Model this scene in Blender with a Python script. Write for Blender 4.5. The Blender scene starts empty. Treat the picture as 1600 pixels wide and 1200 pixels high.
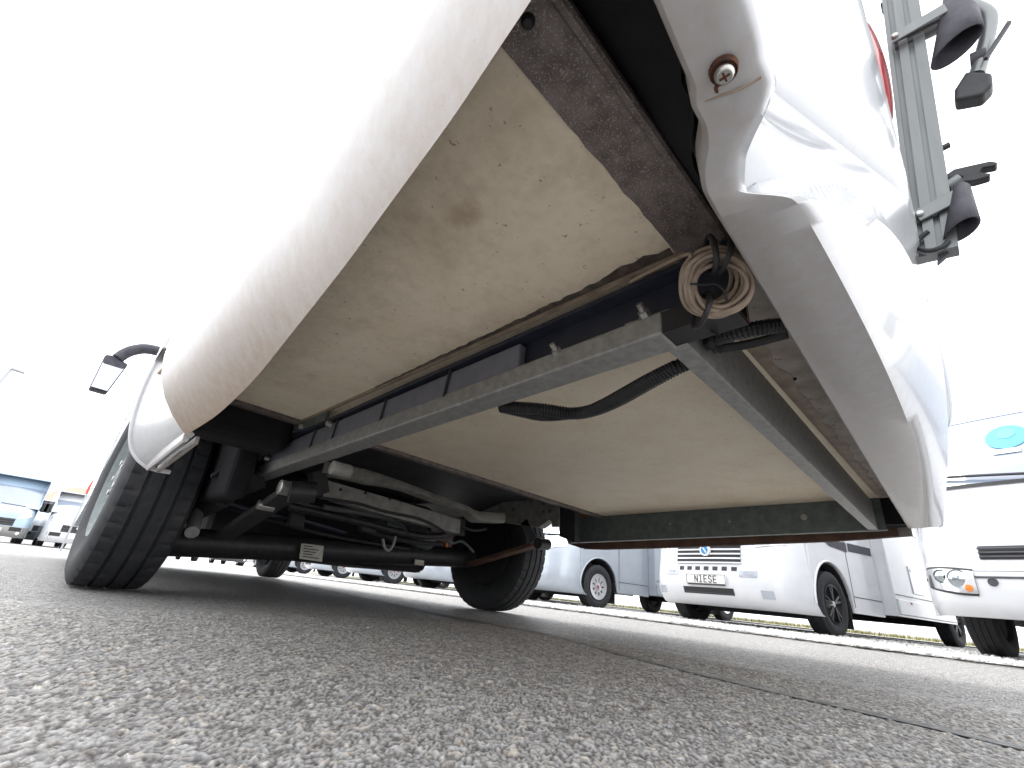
import bpy, bmesh, math, random
import numpy as np
from mathutils import Vector, Matrix, noise
random.seed(7); rng = np.random.default_rng(7)
S = bpy.context.scene
COL = S.collection
# ------------------------------------------------------------------ camera (from the photograph's two horizontal vanishing points)
V1, V2, PP, CH = np.array([10., 843.]), np.array([1575., 1007.]), np.array([800., 600.]), 0.115
_a, _b = V1 - PP, V2 - PP
FPX = float(np.sqrt(-(_a @ _b)))
_n = lambda v: v / np.linalg.norm(v)
AY = _n(np.array([_a[0], _a[1], FPX])); AX = _n(np.array([_b[0], _b[1], FPX])); AZ = np.cross(AX, AY)
MW = np.stack([AX, AY, AZ])            # world axes: x across the vehicle, y towards its front, z up
cam = bpy.data.cameras.new('camera'); co = bpy.data.objects.new('camera', cam); COL.objects.link(co)
cam.sensor_width = 36; cam.lens = FPX / 1600 * 36; cam.clip_start = .01; cam.clip_end = 2000
r, u, b = MW[:, 0], -MW[:, 1], -MW[:, 2]
co.matrix_world = Matrix(((r[0], u[0], b[0], 0), (r[1], u[1], b[1], 0), (r[2], u[2], b[2], CH), (0, 0, 0, 1)))
S.camera = co
# ------------------------------------------------------------------ sky, sun, exposure
SUN_EL, SUN_AZ = math.radians(58), math.radians(20)      # azimuth clockwise from +y: low, from behind and left
w = bpy.data.worlds.new('World'); S.world = w; w.use_nodes = True
nt = w.node_tree; nt.nodes.clear()
sky = nt.nodes.new('ShaderNodeTexSky'); sky.sky_type = 'NISHITA'; sky.sun_disc = False
sky.sun_elevation = SUN_EL; sky.sun_rotation = SUN_AZ; sky.dust_density = 3.0; sky.air_density = 1.0
hs = nt.nodes.new('ShaderNodeHueSaturation'); hs.inputs['Saturation'].default_value = .22
mx = nt.nodes.new('ShaderNodeMix'); mx.data_type = 'RGBA'; mx.inputs['Factor'].default_value = .75
mx.inputs['B'].default_value = (6.1, 6.2, 6.4, 1)         # even bright cloud cover
bg = nt.nodes.new('ShaderNodeBackground'); bg.inputs['Strength'].default_value = .12
wo = nt.nodes.new('ShaderNodeOutputWorld')
nt.links.new(sky.outputs[0], hs.inputs['Color']); nt.links.new(hs.outputs[0], mx.inputs['A'])
nt.links.new(mx.outputs['Result'], bg.inputs[0]); nt.links.new(bg.outputs[0], wo.inputs[0])
sl = bpy.data.lights.new('sun', 'SUN'); sl.energy = .5; sl.angle = math.radians(25); sl.color = (1, .965, .91)
so = bpy.data.objects.new('sun', sl); COL.objects.link(so)
sd = Vector((math.sin(SUN_AZ) * math.cos(SUN_EL), math.cos(SUN_AZ) * math.cos(SUN_EL), math.sin(SUN_EL)))
so.rotation_euler = sd.to_track_quat('Z', 'Y').to_euler(); so.location = sd * 50
S.view_settings.view_transform = 'Standard'; S.view_settings.look = 'None'
S.view_settings.exposure = 2.1; S.view_settings.gamma = 1
S.render.engine = 'CYCLES'
S.cycles.max_bounces = 10; S.cycles.diffuse_bounces = 6

# ------------------------------------------------------------------ pixel -> direction -> point on a known plane
def ray(uu, vv): return MW @ np.array([uu - 800., vv - 600., FPX])
def PZ(uu, vv, z): q = ray(uu, vv); q = q * ((z - CH) / q[2]); return Vector((q[0], q[1], z))
def PX(uu, vv, x): q = ray(uu, vv); q = q * (x / q[0]); return Vector((x, q[1], q[2] + CH))
def PY(uu, vv, y): q = ray(uu, vv); q = q * (y / q[1]); return Vector((q[0], y, q[2] + CH))
FA, FB = .57, -.022                                        # floor underside: z = FA + FB*y
def FZ(y): return FA + FB * y
def PF(uu, vv, off=0.):
    q = ray(uu, vv); t = (FA + off - CH) / (q[2] - FB * q[1]); q = q * t
    return Vector((q[0], q[1], q[2] + CH))

# ------------------------------------------------------------------ materials
MT = {}
def mat(name, c1, c2=None, rough=.5, metal=0., scale=20., lo=.4, hi=.65, bump=0., bscale=200., coat=0., speck=None, sscale=120., sthr=.62, dirt_tint=None, dscale=30., emit=None, trans=0., stretch=None, rvar=0.):
    m = bpy.data.materials.new(name); m.use_nodes = True; t = m.node_tree; N = t.nodes; L = t.links
    p = N['Principled BSDF']; p.inputs['Roughness'].default_value = rough; p.inputs['Metallic'].default_value = metal
    if coat: p.inputs['Coat Weight'].default_value = coat; p.inputs['Coat Roughness'].default_value = .06
    if trans: p.inputs['Transmission Weight'].default_value = trans
    if emit: p.inputs['Emission Color'].default_value = (*emit[0], 1); p.inputs['Emission Strength'].default_value = emit[1]
    tc = N.new('ShaderNodeTexCoord'); vec = tc.outputs['Object']
    if stretch:
        mp = N.new('ShaderNodeMapping'); mp.inputs['Scale'].default_value = stretch; L.new(vec, mp.inputs[0]); vec = mp.outputs[0]
    def nz(sc, det=6, ro=.6):
        n = N.new('ShaderNodeTexNoise'); n.inputs['Scale'].default_value = sc; n.inputs['Detail'].default_value = det
        n.inputs['Roughness'].default_value = ro; L.new(vec, n.inputs['Vector']); return n.outputs['Fac']
    def rng_(s, a, c):
        q = N.new('ShaderNodeMapRange'); q.inputs[1].default_value = a; q.inputs[2].default_value = c; L.new(s, q.inputs[0]); return q.outputs[0]
    def mixc(f, A, B):
        q = N.new('ShaderNodeMix'); q.data_type = 'RGBA'
        L.new(f, q.inputs['Factor'])
        for k, v in (('A', A), ('B', B)):
            if isinstance(v, tuple): q.inputs[k].default_value = (*v, 1)
            else: L.new(v, q.inputs[k])
        return q.outputs['Result']
    col = c1
    if c2: col = mixc(rng_(nz(scale), lo, hi), c1, c2)
    if speck:
        col = mixc(rng_(nz(sscale, 3), sthr, sthr + .06), col, speck)
    if dirt_tint:                                              # splashed road dirt, and warm bounce tint, painted where the attribute says
        at = N.new('ShaderNodeAttribute'); at.attribute_name = 'dirt_tint'
        nn = nz(dscale, 8, .7)
        ad = N.new('ShaderNodeMath'); ad.operation = 'MULTIPLY_ADD'; L.new(nn, ad.inputs[0]); ad.inputs[1].default_value = .85; ad.inputs[2].default_value = -.42
        a2 = N.new('ShaderNodeMath'); a2.operation = 'ADD'; L.new(at.outputs['Fac'], a2.inputs[0]); L.new(ad.outputs[0], a2.inputs[1])
        f = rng_(a2.outputs[0], .02, 1.15)
        col = mixc(f, col, dirt_tint)
        n2 = rng_(nz(dscale * 6, 5, .7), .61, .70)
        f2 = N.new('ShaderNodeMath'); f2.operation = 'MULTIPLY'; L.new(n2, f2.inputs[0]); L.new(rng_(at.outputs['Fac'], .3, .9), f2.inputs[1])
        col = mixc(f2.outputs[0], col, tuple(x * .33 for x in dirt_tint))
        rr = N.new('ShaderNodeMapRange'); L.new(at.outputs['Fac'], rr.inputs[0]); rr.inputs[1].default_value = .1; rr.inputs[2].default_value = .8
        rr.inputs[3].default_value = rough; rr.inputs[4].default_value = .6; L.new(rr.outputs[0], p.inputs['Roughness'])
        if coat:
            cc = N.new('ShaderNodeMapRange'); L.new(at.outputs['Fac'], cc.inputs[0]); cc.inputs[1].default_value = .1; cc.inputs[2].default_value = .6
            cc.inputs[3].default_value = coat; cc.inputs[4].default_value = .0; L.new(cc.outputs[0], p.inputs['Coat Weight'])
    elif rvar:
        q = N.new('ShaderNodeMapRange'); L.new(nz(scale * 2.3, 4), q.inputs[0]); q.inputs[1].default_value = .3; q.inputs[2].default_value = .7
        q.inputs[3].default_value = rough - rvar; q.inputs[4].default_value = rough + rvar; L.new(q.outputs[0], p.inputs['Roughness'])
    if isinstance(col, tuple): p.inputs['Base Color'].default_value = (*col, 1)
    else: L.new(col, p.inputs['Base Color'])
    if bump:
        bn = N.new('ShaderNodeBump'); bn.inputs['Strength'].default_value = bump; bn.inputs['Distance'].default_value = .002
        L.new(nz(bscale, 5), bn.inputs['Height']); L.new(bn.outputs[0], p.inputs['Normal'])
    MT[name] = m; return m
mat('rust_stain', (.42, .30, .19), (.26, .15, .08), rough=.7, scale=160, lo=.45, hi=.7)
mat('gelcoat', (.485, .495, .515), (.47, .48, .50), rough=.2, scale=3, coat=.35, dirt_tint=(.30, .205, .125), dscale=48)
mat('white_paint', (.66, .67, .69), (.62, .63, .66), rough=.22, scale=4, coat=.6)
mat('silver_paint', (.42, .46, .51), (.39, .43, .48), rough=.25, metal=.25, scale=4, coat=.6)
mat('lavender', (.33, .36, .43), (.30, .33, .40), rough=.25, scale=2, coat=.5)
mat('blue_paint', (.36, .46, .56), (.33, .43, .53), rough=.3, metal=.2, scale=4, coat=.6)
mat('cream_panel', (.92, .81, .64), (.87, .745, .565), rough=.5, scale=9, lo=.42, hi=.72, bump=.25, bscale=160, speck=(.40, .30, .21), sscale=90, sthr=.675, dirt_tint=(.42, .31, .20), dscale=60)
mat('speckled_plate', (.15, .12, .11), (.26, .22, .205), rough=.5, metal=.2, scale=45, bump=.5, bscale=320, speck=(.44, .40, .375), sscale=520, sthr=.575)
mat('weathered_strip', (.52, .47, .42), (.33, .28, .24), rough=.6, scale=16, bump=.4, bscale=120, speck=(.16, .12, .09), sscale=60, sthr=.64)
mat('galvanised', (.36, .36, .35), (.27, .27, .265), rough=.5, metal=.45, scale=60, bump=.25, bscale=300, rvar=.12)
mat('galvanised_dark', (.135, .16, .155), (.10, .12, .12), rough=.55, metal=.35, scale=30, bump=.2, bscale=200, rvar=.1)
mat('grey_cover', (.17, .175, .205), (.14, .145, .175), rough=.55, scale=30, bump=.15, bscale=300, speck=(.3, .3, .32), sscale=160, sthr=.72)
mat('navy_steel', (.018, .022, .04), (.03, .034, .05), rough=.5, scale=20, bump=.2)
mat('black_plastic', (.016, .016, .019), (.028, .028, .03), rough=.5, scale=30, bump=.2)
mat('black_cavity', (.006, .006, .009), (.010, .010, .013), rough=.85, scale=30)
mat('grey_rubber', (.07, .07, .085), (.04, .04, .05), rough=.6, scale=25, bump=.2)
mat('tyre_rubber', (.014, .015, .018), (.036, .035, .034), rough=.72, scale=14, lo=.5, hi=.8, bump=.45, bscale=260)
mat('chassis_primer', (.27, .265, .245), (.18, .175, .16), rough=.5, scale=24, bump=.2, speck=(.12, .10, .08), sscale=70, sthr=.68)
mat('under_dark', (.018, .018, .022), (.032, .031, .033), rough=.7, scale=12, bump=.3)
mat('underfloor_grey', (.075, .075, .085), (.05, .05, .056), rough=.6, scale=10, bump=.2)
mat('raw_orange_lit', (.42, .16, .055), (.26, .11, .05), rough=.7, scale=18)
mat('raw_brown', (.16, .085, .055), (.09, .05, .04), rough=.75, scale=14, bump=.3)
mat('steel_bolt', (.55, .55, .53), (.40, .39, .36), rough=.35, metal=.8, scale=80)
mat('rust', (.11, .035, .012), (.04, .018, .01), rough=.8, scale=150, bump=.4)
mat('cable_beige', (.38, .30, .23), (.26, .195, .15), rough=.55, scale=30, bump=.15)
mat('sealant', (.05, .04, .035), (.12, .09, .07), rough=.7, scale=60, bump=.6, bscale=160)
mat('aluminium', (.22, .23, .23), (.18, .19, .19), rough=.42, metal=.55, scale=10, stretch=(1, 1, .1), rvar=.08)
mat('rim_silver', (.58, .58, .60), (.50, .50, .52), rough=.3, metal=.6, scale=8)
mat('rim_black', (.03, .03, .033), None, rough=.3, metal=.3)
mat('mirror_glass', (.40, .43, .46), None, rough=.03, metal=1.)
mat('lens_red', (.45, .05, .05), (.38, .04, .05), rough=.15, coat=.6, scale=40)
mat('lens_clear', (.75, .77, .78), None, rough=.06, trans=.85)
mat('lens_amber', (.7, .22, .04), None, rough=.15)
mat('reflector', (.75, .75, .75), None, rough=.15, metal=.9)
mat('window_glass', (.12, .15, .18), (.10, .13, .16), rough=.05, scale=2, coat=.8)
mat('sky_sheen_glass', (.24, .28, .35), (.21, .25, .32), rough=.05, scale=2, coat=.8)  # paler than window glass: the sky's reflection is put into its colour
mat('black_trim', (.02, .02, .022), None, rough=.45)
mat('plate_white', (.78, .78, .76), None, rough=.4)
mat('ink_black', (.02, .02, .02), None, rough=.6)
mat('badge_blue', (.03, .22, .50), None, rough=.25, coat=.5)
mat('sticker_cyan', (.05, .40, .68), None, rough=.4)
mat('label_paper', (.50, .48, .43), (.38, .36, .31), rough=.7, scale=60)
mat('slat_chrome', (.62, .63, .65), None, rough=.25, metal=.6)
mat('roof_tan', (.34, .25, .19), (.28, .20, .15), rough=.8, scale=8)
mat('wall_white', (.72, .72, .70), (.64, .64, .62), rough=.8, scale=3)
mat('lamp_metal', (.40, .42, .44), None, rough=.5, metal=.5)
mat('post_red', (.55, .08, .05), None, rough=.5)

# ------------------------------------------------------------------ mesh helpers
WORLD = set()      # things whose parts are modelled in world coordinates
def link(name, verts, faces, m, parent=None, smooth=None, attr=None):
    me = bpy.data.meshes.new(name); me.from_pydata([tuple(v) for v in verts], [], [tuple(f) for f in faces])
    bm = bmesh.new(); bm.from_mesh(me); bmesh.ops.recalc_face_normals(bm, faces=bm.faces); bm.to_mesh(me); bm.free()
    if attr is not None:
        a = me.attributes.new('dirt_tint', 'FLOAT', 'POINT'); a.data.foreach_set('value', np.array(attr, dtype=np.float32))
    if m: me.materials.append(MT[m])
    if smooth:
        me.shade_smooth(); me.set_sharp_from_angle(angle=math.radians(smooth))
    o = bpy.data.objects.new(name, me); COL.objects.link(o)
    if parent:
        o.parent = parent
        if parent.name in WORLD: o.matrix_parent_inverse = Matrix.Translation(-parent.location)
    return o
class MB:
    def __init__(s): s.v = []; s.f = []
    def add(s, vs, fs):
        k = len(s.v); s.v += [Vector(p) for p in vs]; s.f += [tuple(i + k for i in f) for f in fs]; return s
    def box(s, a, c):
        x0, y0, z0 = a; x1, y1, z1 = c
        return s.add([(x0, y0, z0), (x1, y0, z0), (x1, y1, z0), (x0, y1, z0), (x0, y0, z1), (x1, y0, z1), (x1, y1, z1), (x0, y1, z1)],
                     [(0, 3, 2, 1), (4, 5, 6, 7), (0, 1, 5, 4), (1, 2, 6, 5), (2, 3, 7, 6), (3, 0, 4, 7)])
    def beam(s, p, q, wd, ht, up=(0, 0, 1), bev=0.):
        p, q = Vector(p), Vector(q); d = (q - p).normalized(); sx = d.cross(Vector(up)).normalized(); sz = sx.cross(d)
        hw, hh = wd / 2, ht / 2
        if bev: sec = [(-hw + bev, -hh), (hw - bev, -hh), (hw, -hh + bev), (hw, hh - bev), (hw - bev, hh), (-hw + bev, hh), (-hw, hh - bev), (-hw, -hh + bev)]
        else: sec = [(-hw, -hh), (hw, -hh), (hw, hh), (-hw, hh)]
        n = len(sec); vs = [e + sx * a + sz * c for e in (p, q) for a, c in sec]
        return s.add(vs, [tuple(range(n))[::-1], tuple(range(n, 2 * n))] + [(i, (i + 1) % n, n + (i + 1) % n, n + i) for i in range(n)])
    def tube(s, pts, rad, n=8, cap=True, closed=False):
        pts = [Vector(p) for p in pts]; m = len(pts); rings = []
        t0 = None
        for i, p in enumerate(pts):
            if closed: t = (pts[(i + 1) % m] - pts[i - 1])
            else: t = pts[min(i + 1, m - 1)] - pts[max(i - 1, 0)]
            t.normalize()
            if t0 is None:
                a = t.orthogonal().normalized()
            else:
                a = t0[1] - t * t.dot(t0[1]); a.normalize()
            bb = t.cross(a); t0 = (t, a)
            rr = rad[i] if hasattr(rad, '__len__') else rad
            rings.append([p + (a * math.cos(2 * math.pi * k / n) + bb * math.sin(2 * math.pi * k / n)) * rr for k in range(n)])
        vs = [q for g in rings for q in g]; fs = []
        for i in range(m if closed else m - 1):
            j = (i + 1) % m
            fs += [(i * n + k, i * n + (k + 1) % n, j * n + (k + 1) % n, j * n + k) for k in range(n)]
        if cap and not closed: fs += [tuple(range(n))[::-1], tuple(range((m - 1) * n, m * n))]
        return s.add(vs, fs)
    def lathe(s, prof, c, ax='x', n=24, caps=False):
        c = Vector(c); vs = []; m = len(prof)
        for k in range(n):
            a = 2 * math.pi * k / n; ca, sa = math.cos(a), math.sin(a)
            for (h, rr) in prof:
                vs.append(c + (Vector((h, rr * ca, rr * sa)) if ax == 'x' else Vector((rr * ca, h, rr * sa)) if ax == 'y' else Vector((rr * ca, rr * sa, h))))
        fs = [(k * m + i, k * m + i + 1, ((k + 1) % n) * m + i + 1, ((k + 1) % n) * m + i) for k in range(n) for i in range(m - 1)]
        if caps: fs += [tuple(k * m for k in range(n)), tuple(k * m + m - 1 for k in range(n))[::-1]]
        return s.add(vs, fs)
    def grid(s, rows, closed=False):
        n = len(rows[0]); m = len(rows); k0 = len(s.v)
        vs = [p for g in rows for p in g]
        fs = [(i * n + k, i * n + (k + 1) % n, (i + 1) * n + (k + 1) % n, (i + 1) * n + k) for i in range(m - 1) for k in range(n if closed else n - 1)]
        return s.add(vs, fs)
    def prism(s, poly, d):
        n = len(poly); d = Vector(d); poly = [Vector(p) for p in poly]
        return s.add(poly + [p + d for p in poly], [tuple(range(n))[::-1], tuple(range(n, 2 * n))] + [(i, (i + 1) % n, n + (i + 1) % n, n + i) for i in range(n)])
    def make(s, name, m, parent=None, smooth=None, attr=None): return link(name, s.v, s.f, m, parent, smooth, attr)
def thick(o, t, off=0.):
    md = o.modifiers.new('solid', 'SOLIDIFY'); md.thickness = t; md.offset = off; return o
def bevel(o, wd, seg=2):
    md = o.modifiers.new('bev', 'BEVEL'); md.width = wd; md.segments = seg; md.limit_method = 'ANGLE'; return o
def empty(name, loc, label, cat, group=None, rz=0., parent=None):
    o = bpy.data.objects.new(name, None); COL.objects.link(o); o.location = loc; o.rotation_euler.z = rz
    o.empty_display_size = .2
    if label: o['label'] = label; o['category'] = cat
    if group: o['group'] = group
    return o
def tag(o, label, cat, group=None):
    o['label'] = label; o['category'] = cat
    if group: o['group'] = group
    return o
def lerp(a, c, t): return a + (c - a) * t
def interp(x, xs, ys): return float(np.interp(x, xs, ys))
def spline(pts, n):
    """smooth resample of a polyline (Catmull-Rom)"""
    P = [Vector(p) for p in pts]; m = len(P); out = []
    for k in range(n):
        t = k / (n - 1) * (m - 1); i = min(int(t), m - 2); f = t - i
        p0, p1, p2, p3 = P[max(i - 1, 0)], P[i], P[i + 1], P[min(i + 2, m - 1)]
        out.append(.5 * ((2 * p1) + (p2 - p0) * f + (2 * p0 - 5 * p1 + 4 * p2 - p3) * f * f + (3 * p1 - p0 - 3 * p2 + p3) * f ** 3))
    return out
def linear(pts, n):
    P = [Vector(p) for p in pts]; d = [0]
    for i in range(1, len(P)): d.append(d[-1] + (P[i] - P[i - 1]).length)
    return [Vector([float(np.interp(d[-1] * k / (n - 1), d, [p[j] for p in P])) for j in range(3)]) for k in range(n)]


# ================================================================== GROUND
def asphalt(name, use_attr):
    m = bpy.data.materials.new(name); m.use_nodes = True; t = m.node_tree; N = t.nodes; L = t.links; p = N['Principled BSDF']
    p.inputs['Roughness'].default_value = .62
    tc = N.new('ShaderNodeTexCoord')
    if use_attr:
        at = N.new('ShaderNodeAttribute'); at.attribute_name = 'peb'; val = at.outputs['Fac']
        a2 = N.new('ShaderNodeAttribute'); a2.attribute_name = 'gap'; gap = a2.outputs['Fac']
    else:
        vo = N.new('ShaderNodeTexVoronoi'); vo.inputs['Scale'].default_value = 150; vo.feature = 'F1'; L.new(tc.outputs['Object'], vo.inputs['Vector'])
        sp = N.new('ShaderNodeSeparateColor'); L.new(vo.outputs['Color'], sp.inputs[0]); val = sp.outputs[0]
        ve = N.new('ShaderNodeTexVoronoi'); ve.inputs['Scale'].default_value = 150; ve.feature = 'DISTANCE_TO_EDGE'; L.new(tc.outputs['Object'], ve.inputs['Vector'])
        mr = N.new('ShaderNodeMapRange'); mr.inputs[1].default_value = 0; mr.inputs[2].default_value = .16; L.new(ve.outputs['Distance'], mr.inputs[0]); gap = mr.outputs[0]
    rp = N.new('ShaderNodeValToRGB'); L.new(val, rp.inputs[0]); e = rp.color_ramp.elements
    e[0].position = 0; e[0].color = (.16, .155, .15, 1); e[1].position = 1; e[1].color = (.70, .64, .52, 1)
    for ps, c in ((.08, (.22, .195, .175, 1)), (.16, (.40, .40, .395, 1)), (.28, (.30, .30, .30, 1)), (.40, (.47, .465, .455, 1)), (.52, (.36, .335, .31, 1)), (.64, (.50, .50, .495, 1)), (.76, (.42, .425, .43, 1)), (.86, (.56, .55, .53, 1)), (.93, (.46, .40, .33, 1)), (.975, (.66, .64, .60, 1))):
        q = e.new(ps); q.color = c
    gm = N.new('ShaderNodeMix'); gm.data_type = 'RGBA'; L.new(gap, gm.inputs['Factor']); gm.inputs['A'].default_value = (.055, .050, .048, 1); L.new(rp.outputs[0], gm.inputs['B'])
    # broad patches: brownish dusting and paler worn areas
    n1 = N.new('ShaderNodeTexNoise'); n1.inputs['Scale'].default_value = 1.4; n1.inputs['Detail'].default_value = 7; L.new(tc.outputs['Object'], n1.inputs['Vector'])
    r1 = N.new('ShaderNodeMapRange'); r1.inputs[1].default_value = .35; r1.inputs[2].default_value = .7; r1.inputs[3].default_value = 0; r1.inputs[4].default_value = .55; L.new(n1.outputs['Fac'], r1.inputs[0])
    m2 = N.new('ShaderNodeMix'); m2.data_type = 'RGBA'; m2.blend_type = 'MULTIPLY'; L.new(r1.outputs[0], m2.inputs['Factor']); L.new(gm.outputs['Result'], m2.inputs['A']); m2.inputs['B'].default_value = (.88, .85, .81, 1)
    L.new(m2.outputs['Result'], p.inputs['Base Color'])
    fn = N.new('ShaderNodeTexNoise'); fn.inputs['Scale'].default_value = 420; fn.inputs['Detail'].default_value = 4; L.new(tc.outputs['Object'], fn.inputs['Vector'])
    b1 = N.new('ShaderNodeBump'); b1.inputs['Strength'].default_value = .5; b1.inputs['Distance'].default_value = .0012; L.new(fn.outputs['Fac'], b1.inputs['Height'])
    if not use_attr:
        b2 = N.new('ShaderNodeBump'); b2.inputs['Strength'].default_value = .8; b2.inputs['Distance'].default_value = .003; L.new(gap, b2.inputs['Height']); L.new(b1.outputs[0], b2.inputs['Normal']); L.new(b2.outputs[0], p.inputs['Normal'])
    else: L.new(b1.outputs[0], p.inputs['Normal'])
    rr = N.new('ShaderNodeMapRange'); L.new(val, rr.inputs[0]); rr.inputs[3].default_value = .72; rr.inputs[4].default_value = .42; L.new(rr.outputs[0], p.inputs['Roughness'])
    MT[name] = m
asphalt('asphalt', False); asphalt('asphalt_near', True)
def sheet(name, pts, m, kind='structure'):
    o = link(name, pts, [tuple(range(len(pts)))], m); o['kind'] = kind; return o
gnd = sheet('ground', [(-250, -250, -.004), (350, -250, -.004), (350, 350, -.004), (-250, 350, -.004)], 'asphalt')
def near_ground():
    x0, x1, y0, y1, st = -.30, 1.55, -.22, 1.55, .0026
    xs = np.arange(x0, x1, st); ys = np.arange(y0, y1, st); X, Y = np.meshgrid(xs, ys)
    cell = .0068
    def vor(X, Y, cell, seed):
        ci, cj = np.floor(X / cell).astype(int), np.floor(Y / cell).astype(int)
        ox = np.zeros(X.shape); oy = np.zeros(X.shape); f1 = np.full(X.shape, 9.); f2 = np.full(X.shape, 9.); idv = np.zeros(X.shape)
        T = np.random.default_rng(seed).random((256, 256, 3))
        for di in (-1, 0, 1):
            for dj in (-1, 0, 1):
                a, c = (ci + di) % 256, (cj + dj) % 256; q = T[a, c]
                ex, ey = ci + di + q[..., 0] - X / cell, cj + dj + q[..., 1] - Y / cell; d = np.hypot(ex, ey)
                new = d < f1
                f2 = np.where(new, f1, np.minimum(f2, d)); idv = np.where(new, q[..., 2], idv); ox = np.where(new, ex, ox); oy = np.where(new, ey, oy); f1 = np.where(new, d, f1)
        return f1, f2, idv, ox, oy
    # break the lattice up with a small warp
    wx = X + .004 * np.sin(Y * 311 + 3 * np.sin(X * 97)); wy = Y + .004 * np.sin(X * 277 + 3 * np.cos(Y * 83))
    f1, f2, pv, ox, oy = vor(wx, wy, cell, 3); g = np.clip((f2 - f1) / .5, 0, 1)
    g1, g2, pv2, _, _ = vor(wx + 5, wy + 3, cell * .55, 5); gg = np.clip((g2 - g1) / .5, 0, 1)
    hgt = (.0011 + .0022 * pv + .0016 * (ox * np.sin(pv * 91) + oy * np.cos(pv * 57))) * g ** .5 + .0007 * gg * (pv2 - .3)
    edge = np.minimum.reduce([X - x0, xs[-1] - X, Y - y0, ys[-1] - Y]); fade = np.clip(edge / .2, 0, 1)
    Zv = -.0036 + fade * (hgt + .0012)
    ny, nx = X.shape
    V = np.stack([X, Y, Zv], -1).reshape(-1, 3)
    i = np.arange(ny * nx).reshape(ny, nx)
    F = np.stack([i[:-1, :-1], i[:-1, 1:], i[1:, 1:], i[1:, :-1]], -1).reshape(-1, 4)
    me = bpy.data.meshes.new('asphalt_stones'); me.vertices.add(len(V)); me.vertices.foreach_set('co', V.ravel())
    me.loops.add(F.size); me.loops.foreach_set('vertex_index', F.ravel().astype(np.int32))
    me.polygons.add(len(F)); me.polygons.foreach_set('loop_start', np.arange(0, F.size, 4, dtype=np.int32)); me.polygons.foreach_set('loop_total', np.full(len(F), 4, dtype=np.int32))
    me.update(calc_edges=True)
    # same pebble statistics as the far sheet
    for nm, arr in (('peb', pv), ('gap', np.clip(g * 1.15, 0, 1))):
        a = me.attributes.new(nm, 'FLOAT', 'POINT'); a.data.foreach_set('value', arr.astype(np.float32).ravel())
    me.materials.append(MT['asphalt_near'])
    o = bpy.data.objects.new('asphalt_stones', me); COL.objects.link(o); o.parent = gnd; o['kind'] = 'stuff'
near_ground()
# tar joint across the asphalt
mat('tar', (.12, .12, .12), (.25, .247, .24), rough=.55, scale=40, bump=.5, bscale=300, speck=(.2, .19, .17), sscale=150, sthr=.66)
jp = [PZ(700, 962, 0), PZ(850, 990, 0), PZ(1020, 1035, 0), PZ(1200, 1078, 0), PZ(1400, 1124, 0)]
jp = [Vector((jp[0].x + .6, jp[0].y + 3, 0))] + jp + [jp[-1] + (jp[-1] - jp[-2]) * 2, jp[-1] + (jp[-1] - jp[-2]) * 6]
jl = spline(jp, 140); L_, R_ = [], []
for i, p in enumerate(jl):
    t = (jl[min(i + 1, 139)] - jl[max(i - 1, 0)]).normalized(); nrm = Vector((-t.y, t.x, 0)); wd = .017 + .008 * noise.noise(p * 9)
    off = nrm * .006 * noise.noise(p * 14 + Vector((3, 0, 0)))
    L_.append(p + off + nrm * wd + Vector((0, 0, .0009))); R_.append(p + off - nrm * wd + Vector((0, 0, .0009)))
o = MB().grid([L_, R_]).make('tar_joint', 'tar'); o['kind'] = 'structure'
# gravel bays in front of and under the parked vehicles
mat('gravel_bed', (.50, .49, .47), (.36, .35, .33), rough=.8, scale=38, lo=.4, hi=.62, bump=.9, bscale=60, speck=(.55, .54, .52), sscale=70, sthr=.6)
mat('gravel_stone', (.58, .57, .55), (.38, .37, .36), rough=.75, scale=14, bump=.3)
gb = sheet('gravel_bay', [(4.35, -12, .002), (12.2, -12, .002), (12.2, 45, .002), (4.35, 45, .002)], 'gravel_bed')
def stones(n, reg, smin, smax, name):
    base = np.array([(1, 0, 0), (-1, 0, 0), (0, 1, 0), (0, -1, 0), (0, 0, 1), (0, 0, -1), (.62, .62, .35), (-.62, .62, .35), (-.62, -.62, .35), (.62, -.62, .35)])
    fc = np.array([(0, 6, 9), (6, 4, 9), (6, 2, 7), (6, 7, 4), (7, 1, 8), (7, 8, 4), (8, 3, 9), (8, 9, 4), (0, 2, 6), (2, 1, 7), (1, 3, 8), (3, 0, 9)])
    nv = len(base); s = rng.uniform(smin, smax, n); ang = rng.uniform(0, 6.283, n)
    V = base[None] * (1 + rng.uniform(-.28, .28, (n, nv, 3))) * s[:, None, None] * rng.uniform([.8, .8, .45], [1.3, 1., .8], (n, 3))[:, None]
    c, sn = np.cos(ang)[:, None], np.sin(ang)[:, None]
    V = np.stack([V[..., 0] * c - V[..., 1] * sn, V[..., 0] * sn + V[..., 1] * c, V[..., 2]], -1)
    u1 = rng.random(n) ** 1.25
    pos = np.stack([lerp(reg[0], reg[1], u1), rng.uniform(reg[2], reg[3], n), .004 + s * .25], -1)
    V += pos[:, None]
    F = (fc[None] + (np.arange(n) * nv)[:, None, None]).reshape(-1, 3)
    me = bpy.data.meshes.new(name); V = V.reshape(-1, 3); me.vertices.add(len(V)); me.vertices.foreach_set('co', V.ravel())
    me.loops.add(F.size); me.loops.foreach_set('vertex_index', F.ravel().astype(np.int32)); me.polygons.add(len(F))
    me.polygons.foreach_set('loop_start', np.arange(0, F.size, 3, dtype=np.int32)); me.polygons.foreach_set('loop_total', np.full(len(F), 3, dtype=np.int32)); me.update(calc_edges=True)
    me.materials.append(MT['gravel_stone']); o = bpy.data.objects.new(name, me); COL.objects.link(o)
    o.parent = gb; o['kind'] = 'stuff'; return o
stones(26000, (4.15, 8.2, -2.5, 11), .012, .03, 'gravel')
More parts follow.
